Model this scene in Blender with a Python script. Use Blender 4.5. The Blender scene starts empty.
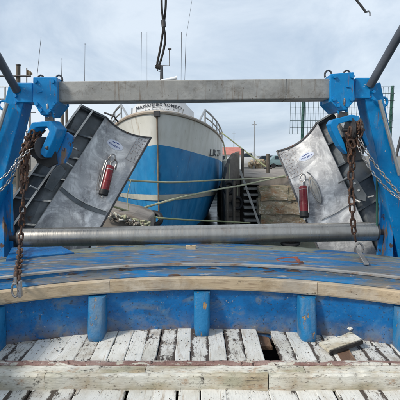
import bpy, bmesh, math, random
from mathutils import Vector, Matrix, noise
from math import sin, cos, tan, pi, radians, atan2, sqrt
R = random.Random(7)
S = bpy.context.scene
COL = S.collection

# ------------------------------------------------------------------ camera, world, sun
PITCH = radians(6.4); CAMZ = 1.7
cd = bpy.data.cameras.new('camera'); cam = bpy.data.objects.new('camera', cd); COL.objects.link(cam)
cam.location = (0, 0, CAMZ); cam.rotation_euler = (pi/2 - PITCH, 0, 0)
cd.sensor_width = 36; cd.lens = 36; cd.clip_start = .05; cd.clip_end = 3000
S.camera = cam
S.view_settings.view_transform = 'Standard'; S.view_settings.look = 'None'
S.view_settings.exposure = 0.60; S.view_settings.gamma = 1
SUN_EL, SUN_AZ = radians(40), radians(-122)     # direction towards the sun: azimuth from +Y, clockwise
w = bpy.data.worlds.new('World'); S.world = w; w.use_nodes = True
nt = w.node_tree; N = nt.nodes; L = nt.links; N.clear()
out = N.new('ShaderNodeOutputWorld'); bg = N.new('ShaderNodeBackground'); bg.inputs['Strength'].default_value = .08
sky = N.new('ShaderNodeTexSky'); sky.sky_type = 'NISHITA'; sky.sun_disc = False
sky.sun_elevation = SUN_EL; sky.sun_rotation = SUN_AZ; sky.air_density = 1.2; sky.dust_density = 2
tc = N.new('ShaderNodeTexCoord'); mp = N.new('ShaderNodeMapping'); mp.inputs['Scale'].default_value = (1, 1, 1.9)
mp.inputs['Location'].default_value = (3.3, 1.7, .4)
n1 = N.new('ShaderNodeTexNoise'); n1.inputs['Scale'].default_value = 2.7; n1.inputs['Detail'].default_value = 9; n1.inputs['Roughness'].default_value = .6
n1.inputs['Distortion'].default_value = .5
cr = N.new('ShaderNodeValToRGB')
cr.color_ramp.elements[0].position = .36; cr.color_ramp.elements[0].color = (4.3, 5.3, 6.6, 1)
cr.color_ramp.elements[1].position = .63; cr.color_ramp.elements[1].color = (6.9, 7.7, 8.6, 1)
mx = N.new('ShaderNodeMix'); mx.data_type = 'RGBA'; mx.inputs[0].default_value = .86
L.new(tc.outputs['Generated'], mp.inputs[0]); L.new(mp.outputs[0], n1.inputs['Vector'])
L.new(n1.outputs['Fac'], cr.inputs[0]); L.new(sky.outputs[0], mx.inputs[6]); L.new(cr.outputs[0], mx.inputs[7])
L.new(mx.outputs[2], bg.inputs['Color']); L.new(bg.outputs[0], out.inputs['Surface'])
sd = bpy.data.lights.new('sun', 'SUN'); sun = bpy.data.objects.new('sun', sd); COL.objects.link(sun)
sd.energy = 2.1; sd.angle = radians(10); sd.color = (1, .95, .87)
sv = Vector((sin(SUN_AZ)*cos(SUN_EL), cos(SUN_AZ)*cos(SUN_EL), sin(SUN_EL)))
sun.rotation_euler = sv.to_track_quat('Z', 'Y').to_euler()
sun.location = (-8, -8, 12)

# ------------------------------------------------------------------ measuring helpers
def P(px, py, Y):
    a, b = (px-200)/400, (200-py)/400
    d = Vector((a, cos(PITCH)+b*sin(PITCH), -sin(PITCH)+b*cos(PITCH)))
    t = Y/d.y
    return Vector((d.x*t, Y, CAMZ+d.z*t))
def PZ(px, py, z):
    a = P(px, py, 1.); d = a - Vector((0, 0, CAMZ)); t = (z-CAMZ)/d.z
    return Vector((0, 0, CAMZ)) + d*t
def proj(p):
    q = p - Vector((0, 0, CAMZ))
    f = q.y*cos(PITCH) - q.z*sin(PITCH); u = q.y*sin(PITCH) + q.z*cos(PITCH)
    return 200+400*q.x/f, 200-400*u/f

# ------------------------------------------------------------------ materials
def mat(name, base, var=None, layers=(), rough=.6, metal=0., bump=.25, bscale=25., rnd=False, vscale=3., spec=.5, edge=0., stretch=None, bst=None):
    m = bpy.data.materials.new(name); m.use_nodes = True
    t = m.node_tree; N = t.nodes; L = t.links
    bs = N['Principled BSDF']
    tc = N.new('ShaderNodeTexCoord'); vec = tc.outputs['Object']
    if rnd:
        oi = N.new('ShaderNodeObjectInfo'); mu = N.new('ShaderNodeMath'); mu.operation = 'MULTIPLY'; mu.inputs[1].default_value = 60
        L.new(oi.outputs['Random'], mu.inputs[0]); va = N.new('ShaderNodeVectorMath'); va.operation = 'ADD'
        L.new(vec, va.inputs[0]); L.new(mu.outputs[0], va.inputs[1]); pos = va.outputs[0]
    else: pos = vec
    def noise(scale, detail=4, st=None, rg=.55, dist=0.):
        v = pos
        if st:
            mpn = N.new('ShaderNodeMapping'); mpn.inputs['Scale'].default_value = st; L.new(pos, mpn.inputs[0]); v = mpn.outputs[0]
        n = N.new('ShaderNodeTexNoise'); n.inputs['Scale'].default_value = scale; n.inputs['Detail'].default_value = detail
        n.inputs['Roughness'].default_value = rg; n.inputs['Distortion'].default_value = dist
        L.new(v, n.inputs['Vector']); return n.outputs['Fac']
    def mixc(f, a, b):
        x = N.new('ShaderNodeMix'); x.data_type = 'RGBA'
        if isinstance(f, float): x.inputs[0].default_value = f
        else: L.new(f, x.inputs[0])
        for s, c in ((6, a), (7, b)):
            if isinstance(c, tuple): x.inputs[s].default_value = (*c, 1)
            else: L.new(c, x.inputs[s])
        return x.outputs[2]
    def mr(f, lo, hi, a=0., b=1.):
        x = N.new('ShaderNodeMapRange'); x.inputs[1].default_value = lo; x.inputs[2].default_value = hi
        x.inputs[3].default_value = a; x.inputs[4].default_value = b; L.new(f, x.inputs[0]); return x.outputs[0]
    col = base
    if var: col = mixc(mr(noise(vscale, 6, stretch), .35, .65), base, var)
    height = None
    efac = None
    if edge:
        sx = N.new('ShaderNodeSeparateXYZ'); L.new(vec, sx.inputs[0])
        ab = N.new('ShaderNodeMath'); ab.operation = 'ABSOLUTE'; L.new(sx.outputs[0], ab.inputs[0])
        efac = mr(ab.outputs[0], edge*.55, edge, 0., .16)
    rg = rough
    for ly in layers:
        f = noise(ly.get('scale', 8), ly.get('detail', 8), ly.get('st'), ly.get('rg', .6), ly.get('dist', .3))
        if efac is not None and ly.get('edge'):
            ad = N.new('ShaderNodeMath'); ad.operation = 'ADD'; L.new(f, ad.inputs[0]); L.new(efac, ad.inputs[1]); f = ad.outputs[0]
        f = mr(f, ly['lo'], ly['hi'], 0., ly.get('max', 1.))
        if ly.get('axis'):            # wear that belongs to one end of the piece
            ax, a0, a1 = ly['axis']
            s2 = N.new('ShaderNodeSeparateXYZ'); L.new(vec, s2.inputs[0])
            g = mr(s2.outputs[ax], a0, a1); mm = N.new('ShaderNodeMath'); mm.operation = 'MULTIPLY'
            L.new(f, mm.inputs[0]); L.new(g, mm.inputs[1]); f = mm.outputs[0]
        col = mixc(f, col, ly['c'])
        if ly.get('h'):
            k = N.new('ShaderNodeMath'); k.operation = 'MULTIPLY'; k.inputs[1].default_value = ly['h']; L.new(f, k.inputs[0])
            if height is None: height = k.outputs[0]
            else:
                a2 = N.new('ShaderNodeMath'); a2.operation = 'ADD'; L.new(height, a2.inputs[0]); L.new(k.outputs[0], a2.inputs[1]); height = a2.outputs[0]
        if 'm' in ly:
            x = N.new('ShaderNodeMix'); x.data_type = 'FLOAT'; L.new(f, x.inputs[0])
            if isinstance(metal, float): x.inputs[2].default_value = metal
            else: L.new(metal, x.inputs[2])
            x.inputs[3].default_value = ly['m']; metal = x.outputs[0]
    nb = noise(bscale, 6, bst or stretch)
    if height is not None:
        a2 = N.new('ShaderNodeMath'); a2.operation = 'ADD'; L.new(height, a2.inputs[0]); L.new(nb, a2.inputs[1]); hb = a2.outputs[0]
    else: hb = nb
    bp = N.new('ShaderNodeBump'); bp.inputs['Strength'].default_value = bump; bp.inputs['Distance'].default_value = .012
    L.new(hb, bp.inputs['Height']); L.new(bp.outputs[0], bs.inputs['Normal'])
    if isinstance(col, tuple): bs.inputs['Base Color'].default_value = (*col, 1)
    else: L.new(col, bs.inputs['Base Color'])
    L.new(mr(noise(bscale*.4, 5, stretch), .3, .7, max(.05, rg-.13), min(1, rg+.13)), bs.inputs['Roughness'])
    if isinstance(metal, float): bs.inputs['Metallic'].default_value = metal
    else: L.new(metal, bs.inputs['Metallic'])
    bs.inputs['Specular IOR Level'].default_value = spec
    return m

RUST = (.12, .045, .02)
M = {}
M['white_plank'] = mat('peeling_white_paint', (.72, .71, .67), (.62, .61, .56), [
    dict(c=(.42, .37, .29), scale=7, lo=.50, hi=.72, max=.55, st=(1, .5, 1)),
    dict(c=(.34, .26, .18), scale=30, lo=.57, hi=.68, max=.6, st=(1, .15, 1)),
    dict(c=(.16, .12, .09), scale=80, lo=.60, hi=.67, h=-.4, st=(1, .35, 1), rg=.7, max=.85),
    dict(c=(.055, .044, .036), scale=16, lo=.69, hi=.73, edge=1, h=-1., rg=.8, st=(1, .4, 1))], rough=.7, bump=.35, bscale=60, rnd=True, edge=.075, bst=(1, .12, 1))
M['white_plank_worn'] = mat('heavily_peeled_white_paint', (.68, .67, .63), (.56, .54, .48), [
    dict(c=(.32, .27, .21), scale=7, lo=.50, hi=.66, max=.7),
    dict(c=(.14, .11, .09), scale=60, lo=.57, hi=.63, h=-.4, st=(1, .35, 1), rg=.7, max=.85),
    dict(c=(.07, .054, .044), scale=5.5, lo=.555, hi=.59, edge=.5, h=-1., rg=.84, dist=.5, st=(1, .6, 1)),
    dict(c=(.18, .14, .105), scale=60, lo=.56, hi=.66, max=.5, st=(1, .1, 1))], rough=.7, bump=.4, bscale=60, rnd=True, edge=.075, bst=(1, .12, 1))
M['beam_white'] = mat('stained_white_beam', (.68, .66, .59), (.56, .53, .43), [
    dict(c=(.34, .26, .15), scale=3.5, lo=.44, hi=.64, max=.85, st=(.6, 1, 1)),
    dict(c=(.28, .27, .17), scale=9, lo=.52, hi=.68, max=.6, st=(.3, 1, 1)),
    dict(c=(.34, .20, .11), scale=14, lo=.56, hi=.68, max=.75, st=(.5, 1, 1), rg=.75),
    dict(c=(.15, .12, .09), scale=70, lo=.57, hi=.64, h=-.6, rg=.75, st=(.35, 1, 1), max=.85),
    dict(c=(.06, .05, .04), scale=9, lo=.60, hi=.64, h=-1., rg=.84, st=(.5, 1, 1.6), dist=.7)], rough=.78, bump=.5, bscale=55, bst=(.2, 1, 1))
M['red_batten'] = mat('worn_red_brown_paint', (.20, .105, .085), (.30, .20, .17), [
    dict(c=(.58, .55, .48), scale=7, lo=.55, hi=.60, st=(.35, 1, 1), rg=.75, dist=.8),
    dict(c=(.50, .46, .38), scale=26, lo=.57, hi=.61, st=(.45, 1, 1)),
    dict(c=(.06, .035, .03), scale=20, lo=.60, hi=.63, h=-1)], rough=.78, bump=.8, bscale=50)
M['blue_wall'] = mat('blue_bulwark_paint', (.001, .115, .33), (.002, .15, .41), [
    dict(c=(.001, .05, .16), scale=4, lo=.46, hi=.66, max=.75, rg=.7, dist=.6),
    dict(c=(.05, .20, .38), scale=7, lo=.52, hi=.68, max=.6, rg=.7),
    dict(c=(.16, .19, .20), scale=3.0, lo=.54, hi=.68, max=.7, st=(1, 1, 1.6), rg=.7, dist=.6),
    dict(c=(.22, .21, .18), scale=4.5, lo=.40, hi=.60, max=.85, axis=(2, .04, -.2), rg=.75),
    dict(c=(.20, .12, .07), scale=9, lo=.46, hi=.58, max=.85, axis=(2, -.08, -.20), rg=.75),
    dict(c=(.04, .045, .05), scale=40, lo=.60, hi=.66, h=-.5, max=.8),
    dict(c=(.35, .33, .29), scale=30, lo=.66, hi=.70, max=.8)], rough=.45, bump=.4, bscale=14, spec=.35)
M['blue_worn'] = mat('scuffed_blue_paint', (.006, .125, .30), (.015, .16, .36), [
    dict(c=(.001, .06, .18), scale=4, lo=.5, hi=.68, max=.7, st=(.5, 1, 1)),
    dict(c=(.12, .125, .12), scale=4.0, lo=.465, hi=.56, max=.9, st=(.25, 1, 1), rg=.75, dist=.6),
    dict(c=(.21, .165, .12), scale=7, lo=.54, hi=.63, max=.85, st=(.25, 1, 1), rg=.75, dist=.6),
    dict(c=(.36, .33, .29), scale=20, lo=.59, hi=.65, max=.7, st=(.2, 1, 1)),
    dict(c=(.08, .045, .028), scale=12, lo=.61, hi=.66, st=(.3, 1, 1), h=-.5)], rough=.55, bump=.4, bscale=40, spec=.4, bst=(.15, 1, 1))
M['grey_green'] = mat('grey_green_worn_deck_paint', (.13, .16, .14), (.20, .21, .17), [
    dict(c=(.004, .10, .28), scale=4, lo=.52, hi=.58, st=(.3, 1, 1), rg=.7),
    dict(c=(.16, .12, .08), scale=8, lo=.54, hi=.64, st=(.3, 1, 1), max=.8),
    dict(c=(.05, .045, .04), scale=10, lo=.60, hi=.68, st=(.4, 1, 1))], rough=.5, bump=.4, bscale=30)
M['post_blue'] = mat('timberhead_blue_paint', (.004, .14, .33), (.02, .18, .38), [
    dict(c=(.16, .22, .27), scale=5, lo=.48, hi=.66, max=.75, st=(1, 1, .4)),
    dict(c=(.002, .05, .14), scale=8, lo=.58, hi=.7, max=.7, st=(1, 1, .5)),
    dict(c=(.36, .22, .10), scale=16, lo=.61, hi=.645, h=-.8, st=(1.4, 1, .35)),
    dict(c=(.25, .21, .17), scale=10, lo=.45, hi=.6, max=.8, axis=(2, -.08, -.2))], rough=.5, bump=.6, bscale=30, rnd=True, spec=.35)
M['gantry_blue'] = mat('gloss_blue_steel_paint', (.001, .185, .46), (.002, .23, .54), [
    dict(c=(.001, .08, .24), scale=5, lo=.52, hi=.72, max=.6, rg=.7),
    dict(c=(.10, .27, .48), scale=9, lo=.56, hi=.70, max=.5, st=(1, 1, .3)),
    dict(c=(.45, .48, .50), scale=26, lo=.665, hi=.685, h=-.6),
    dict(c=(.10, .055, .03), scale=13, lo=.645, hi=.675, rg=.75, h=-.8),
    dict(c=(.20, .10, .05), scale=12, lo=.62, hi=.70, max=.7, st=(2, 2, .22))], rough=.38, bump=.22, bscale=16, spec=.35)
M['rust_blue'] = mat('rusting_blue_bracket_paint', (.002, .16, .42), (.004, .20, .50), [
    dict(c=(.22, .14, .08), scale=7, lo=.52, hi=.6, st=(1, 1, .35)),
    dict(c=(.07, .035, .02), scale=15, lo=.58, hi=.63, st=(1, 1, .5))], rough=.45, bump=.3, bscale=20)
M['strake'] = mat('bare_beige_timber', (.50, .39, .26), (.39, .30, .19), [
    dict(c=(.56, .51, .43), scale=3.0, lo=.46, hi=.66, max=.75, rg=.7, st=(.5, 1, 1)),
    dict(c=(.27, .19, .11), scale=5, lo=.50, hi=.68, max=.75, rg=.75, dist=.8, st=(.6, 1, 1)),
    dict(c=(.28, .26, .23), scale=2.1, lo=.52, hi=.66, max=.6),
    dict(c=(.22, .15, .09), scale=40, lo=.56, hi=.66, max=.6, st=(.12, 1, 1)),
    dict(c=(.12, .09, .06), scale=14, lo=.66, hi=.71, h=-.6, st=(.5, 1, 1))], rough=.82, bump=.3, bscale=50, bst=(.12, 1, 1))
M['metal_edge'] = mat('worn_bright_edge_metal', (.42, .41, .39), (.28, .26, .24), [
    dict(c=(.16, .09, .05), scale=9, lo=.55, hi=.65, m=0., st=(.4, 1, 1))], rough=.45, metal=.5, bump=.3)
M['beam_steel'] = mat('weathered_galvanised_steel', (.34, .33, .305), (.25, .245, .23), [
    dict(c=(.46, .45, .42), scale=3, lo=.48, hi=.66, max=.7, st=(.6, 1, 1), rg=.7),
    dict(c=(.14, .12, .095), scale=6, lo=.52, hi=.70, max=.75, rg=.75, dist=.8),
    dict(c=(.17, .12, .08), scale=12, lo=.56, hi=.70, max=.7, st=(2.2, 1, .18)),
    dict(c=(.45, .44, .42), scale=60, lo=.62, hi=.70, max=.3, st=(.3, 1, 1)),
    dict(c=(.09, .06, .04), scale=30, lo=.64, hi=.68, max=.8)], rough=.5, metal=.35, bump=.16, bscale=25, vscale=2)
M['roller'] = mat('turned_bright_steel', (.42, .40, .365), (.33, .315, .29), [
    dict(c=(.22, .20, .17), scale=16, lo=.56, hi=.78, st=(3, .2, .2), max=.45),
    dict(c=(.17, .10, .06), scale=4, lo=.62, hi=.75, max=.6)], rough=.34, metal=.8, bump=.07, bscale=30, stretch=(4, .15, .15))
M['plate'] = mat('scratched_steel_painted_sheen', (.43, .43, .43), (.31, .31, .32), [
    dict(c=(.80, .795, .78), scale=2.4, lo=.47, hi=.60, max=.85, rg=.62, dist=1.0),  # cloudy bright patches in the colour stand in for sheen on the steel
    dict(c=(.12, .12, .13), scale=2.3, lo=.52, hi=.64, max=.75, rg=.62),  # dark patches painted in as the dim parts of that reflection
    dict(c=(.74, .73, .71), scale=14, lo=.55, hi=.66, max=.5, st=(.2, 1, 1.1), dist=1.5, rg=.75),
    dict(c=(.62, .61, .60), scale=50, lo=.56, hi=.66, max=.5, st=(.1, 1, 1), dist=.4),
    dict(c=(.20, .19, .18), scale=28, lo=.58, hi=.68, max=.5, st=(1.6, 1, .2)),
    dict(c=(.25, .16, .10), scale=7, lo=.62, hi=.74, max=.5, m=.1, rg=.7)], rough=.40, metal=.55, bump=.18, bscale=6, vscale=4)
M['bay'] = mat('dark_steel_bay', (.15, .165, .175), (.085, .095, .10), [
    dict(c=(.26, .25, .24), scale=5, lo=.56, hi=.75, max=.6, rg=.7),
    dict(c=(.10, .06, .04), scale=12, lo=.62, hi=.7, max=.8)], rough=.4, metal=.5, bump=.25, bscale=20)
M['bright_steel'] = mat('bright_stainless_bar', (.52, .52, .50), (.38, .37, .35), [
    dict(c=(.18, .12, .08), scale=14, lo=.62, hi=.7, m=.1)], rough=.35, metal=.7, bump=.15)
M['dark_steel'] = mat('dark_steel', (.055, .058, .065), (.085, .08, .078), [
    dict(c=RUST, scale=12, lo=.6, hi=.7)], rough=.5, metal=.4, bump=.3)
M['brace'] = mat('dark_grey_pipe_paint', (.055, .065, .085), (.085, .095, .115), [
    dict(c=(.14, .15, .16), scale=20, lo=.6, hi=.7, max=.5)], rough=.45, bump=.25)
M['rust'] = mat('rusty_chain_steel', (.085, .042, .026), (.045, .028, .022), [
    dict(c=(.22, .09, .035), scale=30, lo=.55, hi=.66),
    dict(c=(.16, .14, .13), scale=18, lo=.64, hi=.7)], rough=.75, metal=.1, bump=.6, bscale=70, rnd=True)
M['galv'] = mat('galvanised_chain_steel', (.42, .42, .42), (.25, .23, .21), [
    dict(c=(.17, .08, .04), scale=30, lo=.58, hi=.66)], rough=.35, metal=.7, bump=.3, bscale=60, rnd=True)
M['rubber'] = mat('black_rubber', (.014, .014, .015), rough=.6)
M['red_plastic'] = mat('dark_red_plastic', (.17, .006, .014), (.23, .012, .018), [
    dict(c=(.4, .3, .28), scale=30, lo=.66, hi=.7)], rough=.35, bump=.1)
M['sticker'] = mat('white_sticker', (.6, .63, .72), (.55, .60, .70), rough=.4, bump=.05)
M['ink_blue'] = mat('blue_ink', (.03, .055, .22), rough=.4, bump=.02)
M['ink_dark'] = mat('dark_lettering', (.03, .035, .045), rough=.5, bump=.02)
M['weld'] = mat('weld_marks', (.24, .19, .17), (.3, .26, .24), rough=.5, metal=.3)
M['hull_white'] = mat('boat_white_paint', (.70, .68, .62), (.62, .60, .53), [
    dict(c=(.40, .37, .30), scale=1.0, lo=.50, hi=.72, max=.6, st=(1, 1, .3)),
    dict(c=(.32, .22, .13), scale=7, lo=.60, hi=.70, st=(1, 1, .15), max=.6),
    dict(c=(.2, .15, .11), scale=14, lo=.68, hi=.72, max=.7)], rough=.5, bump=.25, bscale=5)
M['hull_blue'] = mat('boat_blue_paint', (.006, .175, .40), (.02, .23, .48), [
    dict(c=(.08, .28, .50), scale=1.6, lo=.46, hi=.72, max=.6, st=(1, 1, .5)),
    dict(c=(.003, .06, .17), scale=4, lo=.58, hi=.72, max=.7, st=(1, 1, .3)),
    dict(c=(.30, .36, .40), scale=16, lo=.66, hi=.70, max=.6, st=(.3, .3, 1.5)),
    dict(c=(.15, .10, .07), scale=8, lo=.66, hi=.74, max=.6, st=(1, 1, .15))], rough=.48, bump=.25, bscale=5, spec=.35)
M['boat_stripe'] = mat('cream_waterline_paint', (.55, .53, .45), (.4, .39, .33), rough=.5)
M['antifoul'] = mat('dark_underwater_paint', (.02, .04, .07), (.05, .07, .06), rough=.7)
M['house_white'] = mat('white_wheelhouse_paint', (.78, .79, .79), (.7, .71, .72), [dict(c=(.4, .33, .25), scale=12, lo=.68, hi=.75, max=.5)], rough=.4, bump=.05)
M['stem_trim'] = mat('rust_stained_stem_bar', (.30, .24, .17), (.14, .08, .05), rough=.7)
M['cap_wood'] = mat('brown_gunwale', (.36, .27, .20), (.45, .40, .33), rough=.7)
M['glass'] = mat('dark_glass', (.02, .03, .04), rough=.12, bump=.01)
M['chrome'] = mat('rail_tube', (.4, .4, .39), rough=.4, metal=.6)
M['rope_green'] = mat('green_mooring_rope', (.24, .28, .14), (.34, .34, .2), rough=.9, bump=.6, bscale=120)
M['rope_pale'] = mat('pale_mooring_rope', (.45, .44, .30), (.33, .34, .22), rough=.9, bump=.6, bscale=120)
M['strap'] = mat('tarred_strap', (.012, .011, .011), (.03, .024, .02), rough=.8, bump=.5, bscale=60)
M['concrete'] = mat('stained_concrete', (.30, .26, .22), (.22, .19, .165), [
    dict(c=(.10, .08, .06), scale=1.7, lo=.5, hi=.7, max=.8, st=(1, 1, .5))], rough=.9, bump=.6, bscale=7)
M['stone'] = mat('mossy_quay_stone', (.37, .30, .21), (.27, .20, .13), [
    dict(c=(.15, .16, .09), scale=1.6, lo=.50, hi=.62, max=.7),
    dict(c=(.26, .12, .05), scale=1.9, lo=.52, hi=.66, max=.85, rg=.7),
    dict(c=(.50, .46, .38), scale=7, lo=.55, hi=.64, max=.8),
    dict(c=(.05, .04, .03), scale=6, lo=.60, hi=.66, rg=.75)], rough=.95, bump=1.0, bscale=9, rnd=True)
M['weed'] = mat('dark_weeded_wall', (.06, .058, .052), (.10, .09, .075), [
    dict(c=(.19, .17, .145), scale=3, lo=.54, hi=.68, rg=.75),
    dict(c=(.03, .035, .025), scale=6, lo=.58, hi=.7)], rough=.85, bump=.9, bscale=8)
M['timber'] = mat('weathered_timber', (.17, .14, .11), (.09, .075, .06), [
    dict(c=(.3, .28, .23), scale=12, lo=.6, hi=.7, st=(1, 1, .2))], rough=.9, bump=.7, bscale=22, stretch=(1, 1, .2))
M['water'] = mat('harbour_water', (.012, .028, .028), (.02, .04, .04), rough=.2, bump=.5, bscale=2.2, vscale=.2)
M['land'] = mat('yard_gravel', (.22, .20, .17), (.16, .15, .13), rough=.95, bump=.3, bscale=3, vscale=.3)
M['roof_red'] = mat('red_roof', (.50, .20, .16), (.42, .15, .12), rough=.8)
M['car_white'] = mat('white_car_paint', (.62, .63, .63), rough=.25, bump=.01)
M['car_dark'] = mat('dark_car_paint', (.02, .024, .035), rough=.25, bump=.01)
M['car_teal'] = mat('teal_car_paint', (.17, .25, .26), rough=.3, bump=.01)
M['fence_green'] = mat('green_fence_post', (.02, .09, .065), (.03, .11, .08), rough=.5)
M['wire'] = mat('grey_mesh_wire', (.09, .13, .14), rough=.5, metal=.3)
M['bare_wood'] = mat('bare_brown_wood', (.16, .09, .055), (.11, .065, .042), [
    dict(c=(.26, .17, .11), scale=30, lo=.55, hi=.7, st=(1, .15, 1))], rough=.85, bump=.5, bscale=50, stretch=(1, .2, 1))
M['void'] = mat('dark_under_deck', (.02, .018, .016), (.035, .03, .026), rough=.9)  # near-black colour, shade below the deck painted in
M['red_rag'] = mat('rusty_red_shackle', (.28, .06, .035), (.12, .05, .03), rough=.7, bump=.5, bscale=60)
M['bush'] = mat('dark_leaves', (.05, .06, .035), (.09, .075, .05), rough=.9)

# ------------------------------------------------------------------ object helpers
def tag(o, label=None, cat=None, group=None, kind=None):
    if label: o['label'] = label
    if cat: o['category'] = cat
    if group: o['group'] = group
    if kind: o['kind'] = kind
    return o
def thing(name, label, cat, loc=(0, 0, 0), group=None):
    o = bpy.data.objects.new(name, None); COL.objects.link(o); o.location = loc; o.empty_display_size = .1
    return tag(o, label, cat, group)
def obj(name, bm, m, parent=None, smooth=False, recalc=True):
    """link a bmesh given in world coordinates; its origin goes to the middle of its own bounds"""
    if recalc: bmesh.ops.recalc_face_normals(bm, faces=bm.faces)
    vs = [v.co for v in bm.verts]
    c = Vector([(min(v[i] for v in vs)+max(v[i] for v in vs))/2 for i in range(3)])
    for v in bm.verts: v.co -= c
    me = bpy.data.meshes.new(name); bm.to_mesh(me); bm.free()
    me.materials.append(m if not isinstance(m, str) else M[m])
    if smooth:
        for p in me.polygons: p.use_smooth = True
        try: me.set_sharp_from_angle(angle=radians(40))
        except Exception: pass
    o = bpy.data.objects.new(name, me); COL.objects.link(o)
    place(o, c, parent)
    return o
def place(o, c, parent):
    if parent:
        o.parent = parent
        q = parent; off = Vector()
        while q: off += q.location; q = q.parent
        o.location = Vector(c) - off
    else: o.location = c
def inst(name, me, mtx, parent):
    o = bpy.data.objects.new(name, me); COL.objects.link(o)
    o.parent = parent; q = parent; off = Vector()
    while q: off += q.location; q = q.parent
    o.matrix_local = Matrix.Translation(-off) @ mtx
    return o
def quad(bm, a, b, c, d): return bm.faces.new([bm.verts.new(x) for x in (a, b, c, d)])
def hexa(bm, pts):
    """8 corners: bottom 4 (ring) then top 4"""
    v = [bm.verts.new(p) for p in pts]
    for f in ((3, 2, 1, 0), (4, 5, 6, 7), (0, 1, 5, 4), (1, 2, 6, 5), (2, 3, 7, 6), (3, 0, 4, 7)): bm.faces.new([v[i] for i in f])
    return v
def box(bm, c, s, rot=None):
    c = Vector(c); h = Vector(s)/2
    pts = []
    for z in (-1, 1):
        for x, y in ((-1, -1), (1, -1), (1, 1), (-1, 1)):
            p = Vector((x*h.x, y*h.y, z*h.z)); 
            if rot: p = rot @ p
            pts.append(c+p)
    hexa(bm, pts)
def bar(bm, a, b, w, d, up=Vector((0, 0, 1))):
    a, b = Vector(a), Vector(b); t = (b-a).normalized()
    s = t.cross(up)
    if s.length < 1e-4: s = t.cross(Vector((0, 1, 0)))
    s.normalize(); n = s.cross(t).normalized()
    f = lambda p: [p - s*w/2 - n*d/2, p + s*w/2 - n*d/2, p + s*w/2 + n*d/2, p - s*w/2 + n*d/2]
    hexa(bm, f(a)+f(b))
def tube(bm, pts, r, seg=10, cap=True, flat=1.):
    pts = [Vector(p) for p in pts]; rings = []
    rr = r if isinstance(r, (list, tuple)) else [r]*len(pts)
    t0 = (pts[1]-pts[0]).normalized()
    ref = Vector((0, 0, 1)) if abs(t0.z) < .9 else Vector((0, 1, 0))
    s = t0.cross(ref).normalized()
    for i, p in enumerate(pts):
        t = (pts[min(i+1, len(pts)-1)] - pts[max(i-1, 0)]).normalized()
        s = (s - t*s.dot(t)).normalized(); n = t.cross(s)
        rings.append([bm.verts.new(p + (s*cos(2*pi*k/seg) + n*sin(2*pi*k/seg)*flat)*rr[i]) for k in range(seg)])
    for a, b in zip(rings, rings[1:]):
        for k in range(seg): bm.faces.new((a[k], a[(k+1) % seg], b[(k+1) % seg], b[k]))
    if cap: bm.faces.new(rings[0][::-1]); bm.faces.new(rings[-1])
def prism(bm, pts, d):
    """polygon (world points) pushed along vector d"""
    a = [bm.verts.new(p) for p in pts]; b = [bm.verts.new(Vector(p)+d) for p in pts]
    bm.faces.new(a); bm.faces.new(b[::-1])
    n = len(a)
    for i in range(n): bm.faces.new((a[i], b[i], b[(i+1) % n], a[(i+1) % n]))
def bevel(bm, w=.008, seg=2):
    bmesh.ops.recalc_face_normals(bm, faces=bm.faces)
    es = [e for e in bm.edges if len(e.link_faces) == 2 and e.calc_face_angle(0) > .5]
    bmesh.ops.bevel(bm, geom=es, offset=w, segments=seg, affect='EDGES', profile=.5, clamp_overlap=True)
def NB(): return bmesh.new()
def cat_curve(a, b, sag, n=14):
    return [Vector(a).lerp(Vector(b), i/n) - Vector((0, 0, sag*4*(i/n)*(1-i/n))) for i in range(n+1)]
def polyline(pts, step):
    """points every `step` metres along a polyline"""
    pts = [Vector(p) for p in pts]; outp = [pts[0]]; need = step
    for a, b in zip(pts, pts[1:]):
        l = (b-a).length; pos = 0
        while pos + need <= l:
            pos += need; outp.append(a.lerp(b, pos/l)); need = step
        need -= l-pos
    return outp
def spline(pts, n=6):
    pts = [Vector(p) for p in pts]; q = [pts[0]*2-pts[1]] + pts + [pts[-1]*2-pts[-2]]; o = []
    for i in range(1, len(q)-2):
        for k in range(n):
            t = k/n; a, b, c, d = q[i-1:i+3]
            o.append(.5*((2*b) + (c-a)*t + (2*a-5*b+4*c-d)*t*t + (3*b-a-3*c+d)*t**3))
    return o + [pts[-1]]
def text_pts(s, size=1., bold=0.):
    cu = bpy.data.curves.new('t', 'FONT'); cu.body = s; cu.size = size; cu.align_x = 'CENTER'; cu.align_y = 'CENTER'; cu.resolution_u = 2; cu.offset = bold
    o = bpy.data.objects.new('t', cu); COL.objects.link(o)
    dg = bpy.context.evaluated_depsgraph_get(); dg.update()
    me = bpy.data.meshes.new_from_object(o.evaluated_get(dg))
    v = [tuple(x.co[:2]) for x in me.vertices]; f = [tuple(p.vertices) for p in me.polygons]
    bpy.data.objects.remove(o); bpy.data.curves.remove(cu); bpy.data.meshes.remove(me)
    xs = [a for a, _ in v]; ys = [b for _, b in v]
    cx, cy, W, H = (min(xs)+max(xs))/2, (min(ys)+max(ys))/2, max(xs)-min(xs), max(ys)-min(ys)
    return [((a-cx)/W, (b-cy)/H) for a, b in v], f
def text_mesh(s, fn, name, m, parent, bold=0.):
    v, f = text_pts(s, bold=bold); bm = NB()
    vs = [bm.verts.new(fn(a, b)) for a, b in v]
    for q in f:
        try: bm.faces.new([vs[i] for i in q])
        except ValueError: pass
    return tag(obj(name, bm, m, parent, recalc=False), kind='stuff')

# ------------------------------------------------------------------ setting: water, far yard, our hull
WATER = -.95
bm = NB(); quad(bm, (-900, -300, WATER), (900, -300, WATER), (900, 1500, WATER), (-900, 1500, WATER))
tag(obj('water', bm, 'water'), kind='structure')
bm = NB(); hexa(bm, [(-300, 40, -3), (500, 38, -3), (500, 900, -3), (-300, 900, -3), (-300, 40, .1), (500, 38, .1), (500, 900, .1), (-300, 900, .1)])
tag(obj('far_ground', bm, 'land'), kind='structure')

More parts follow.
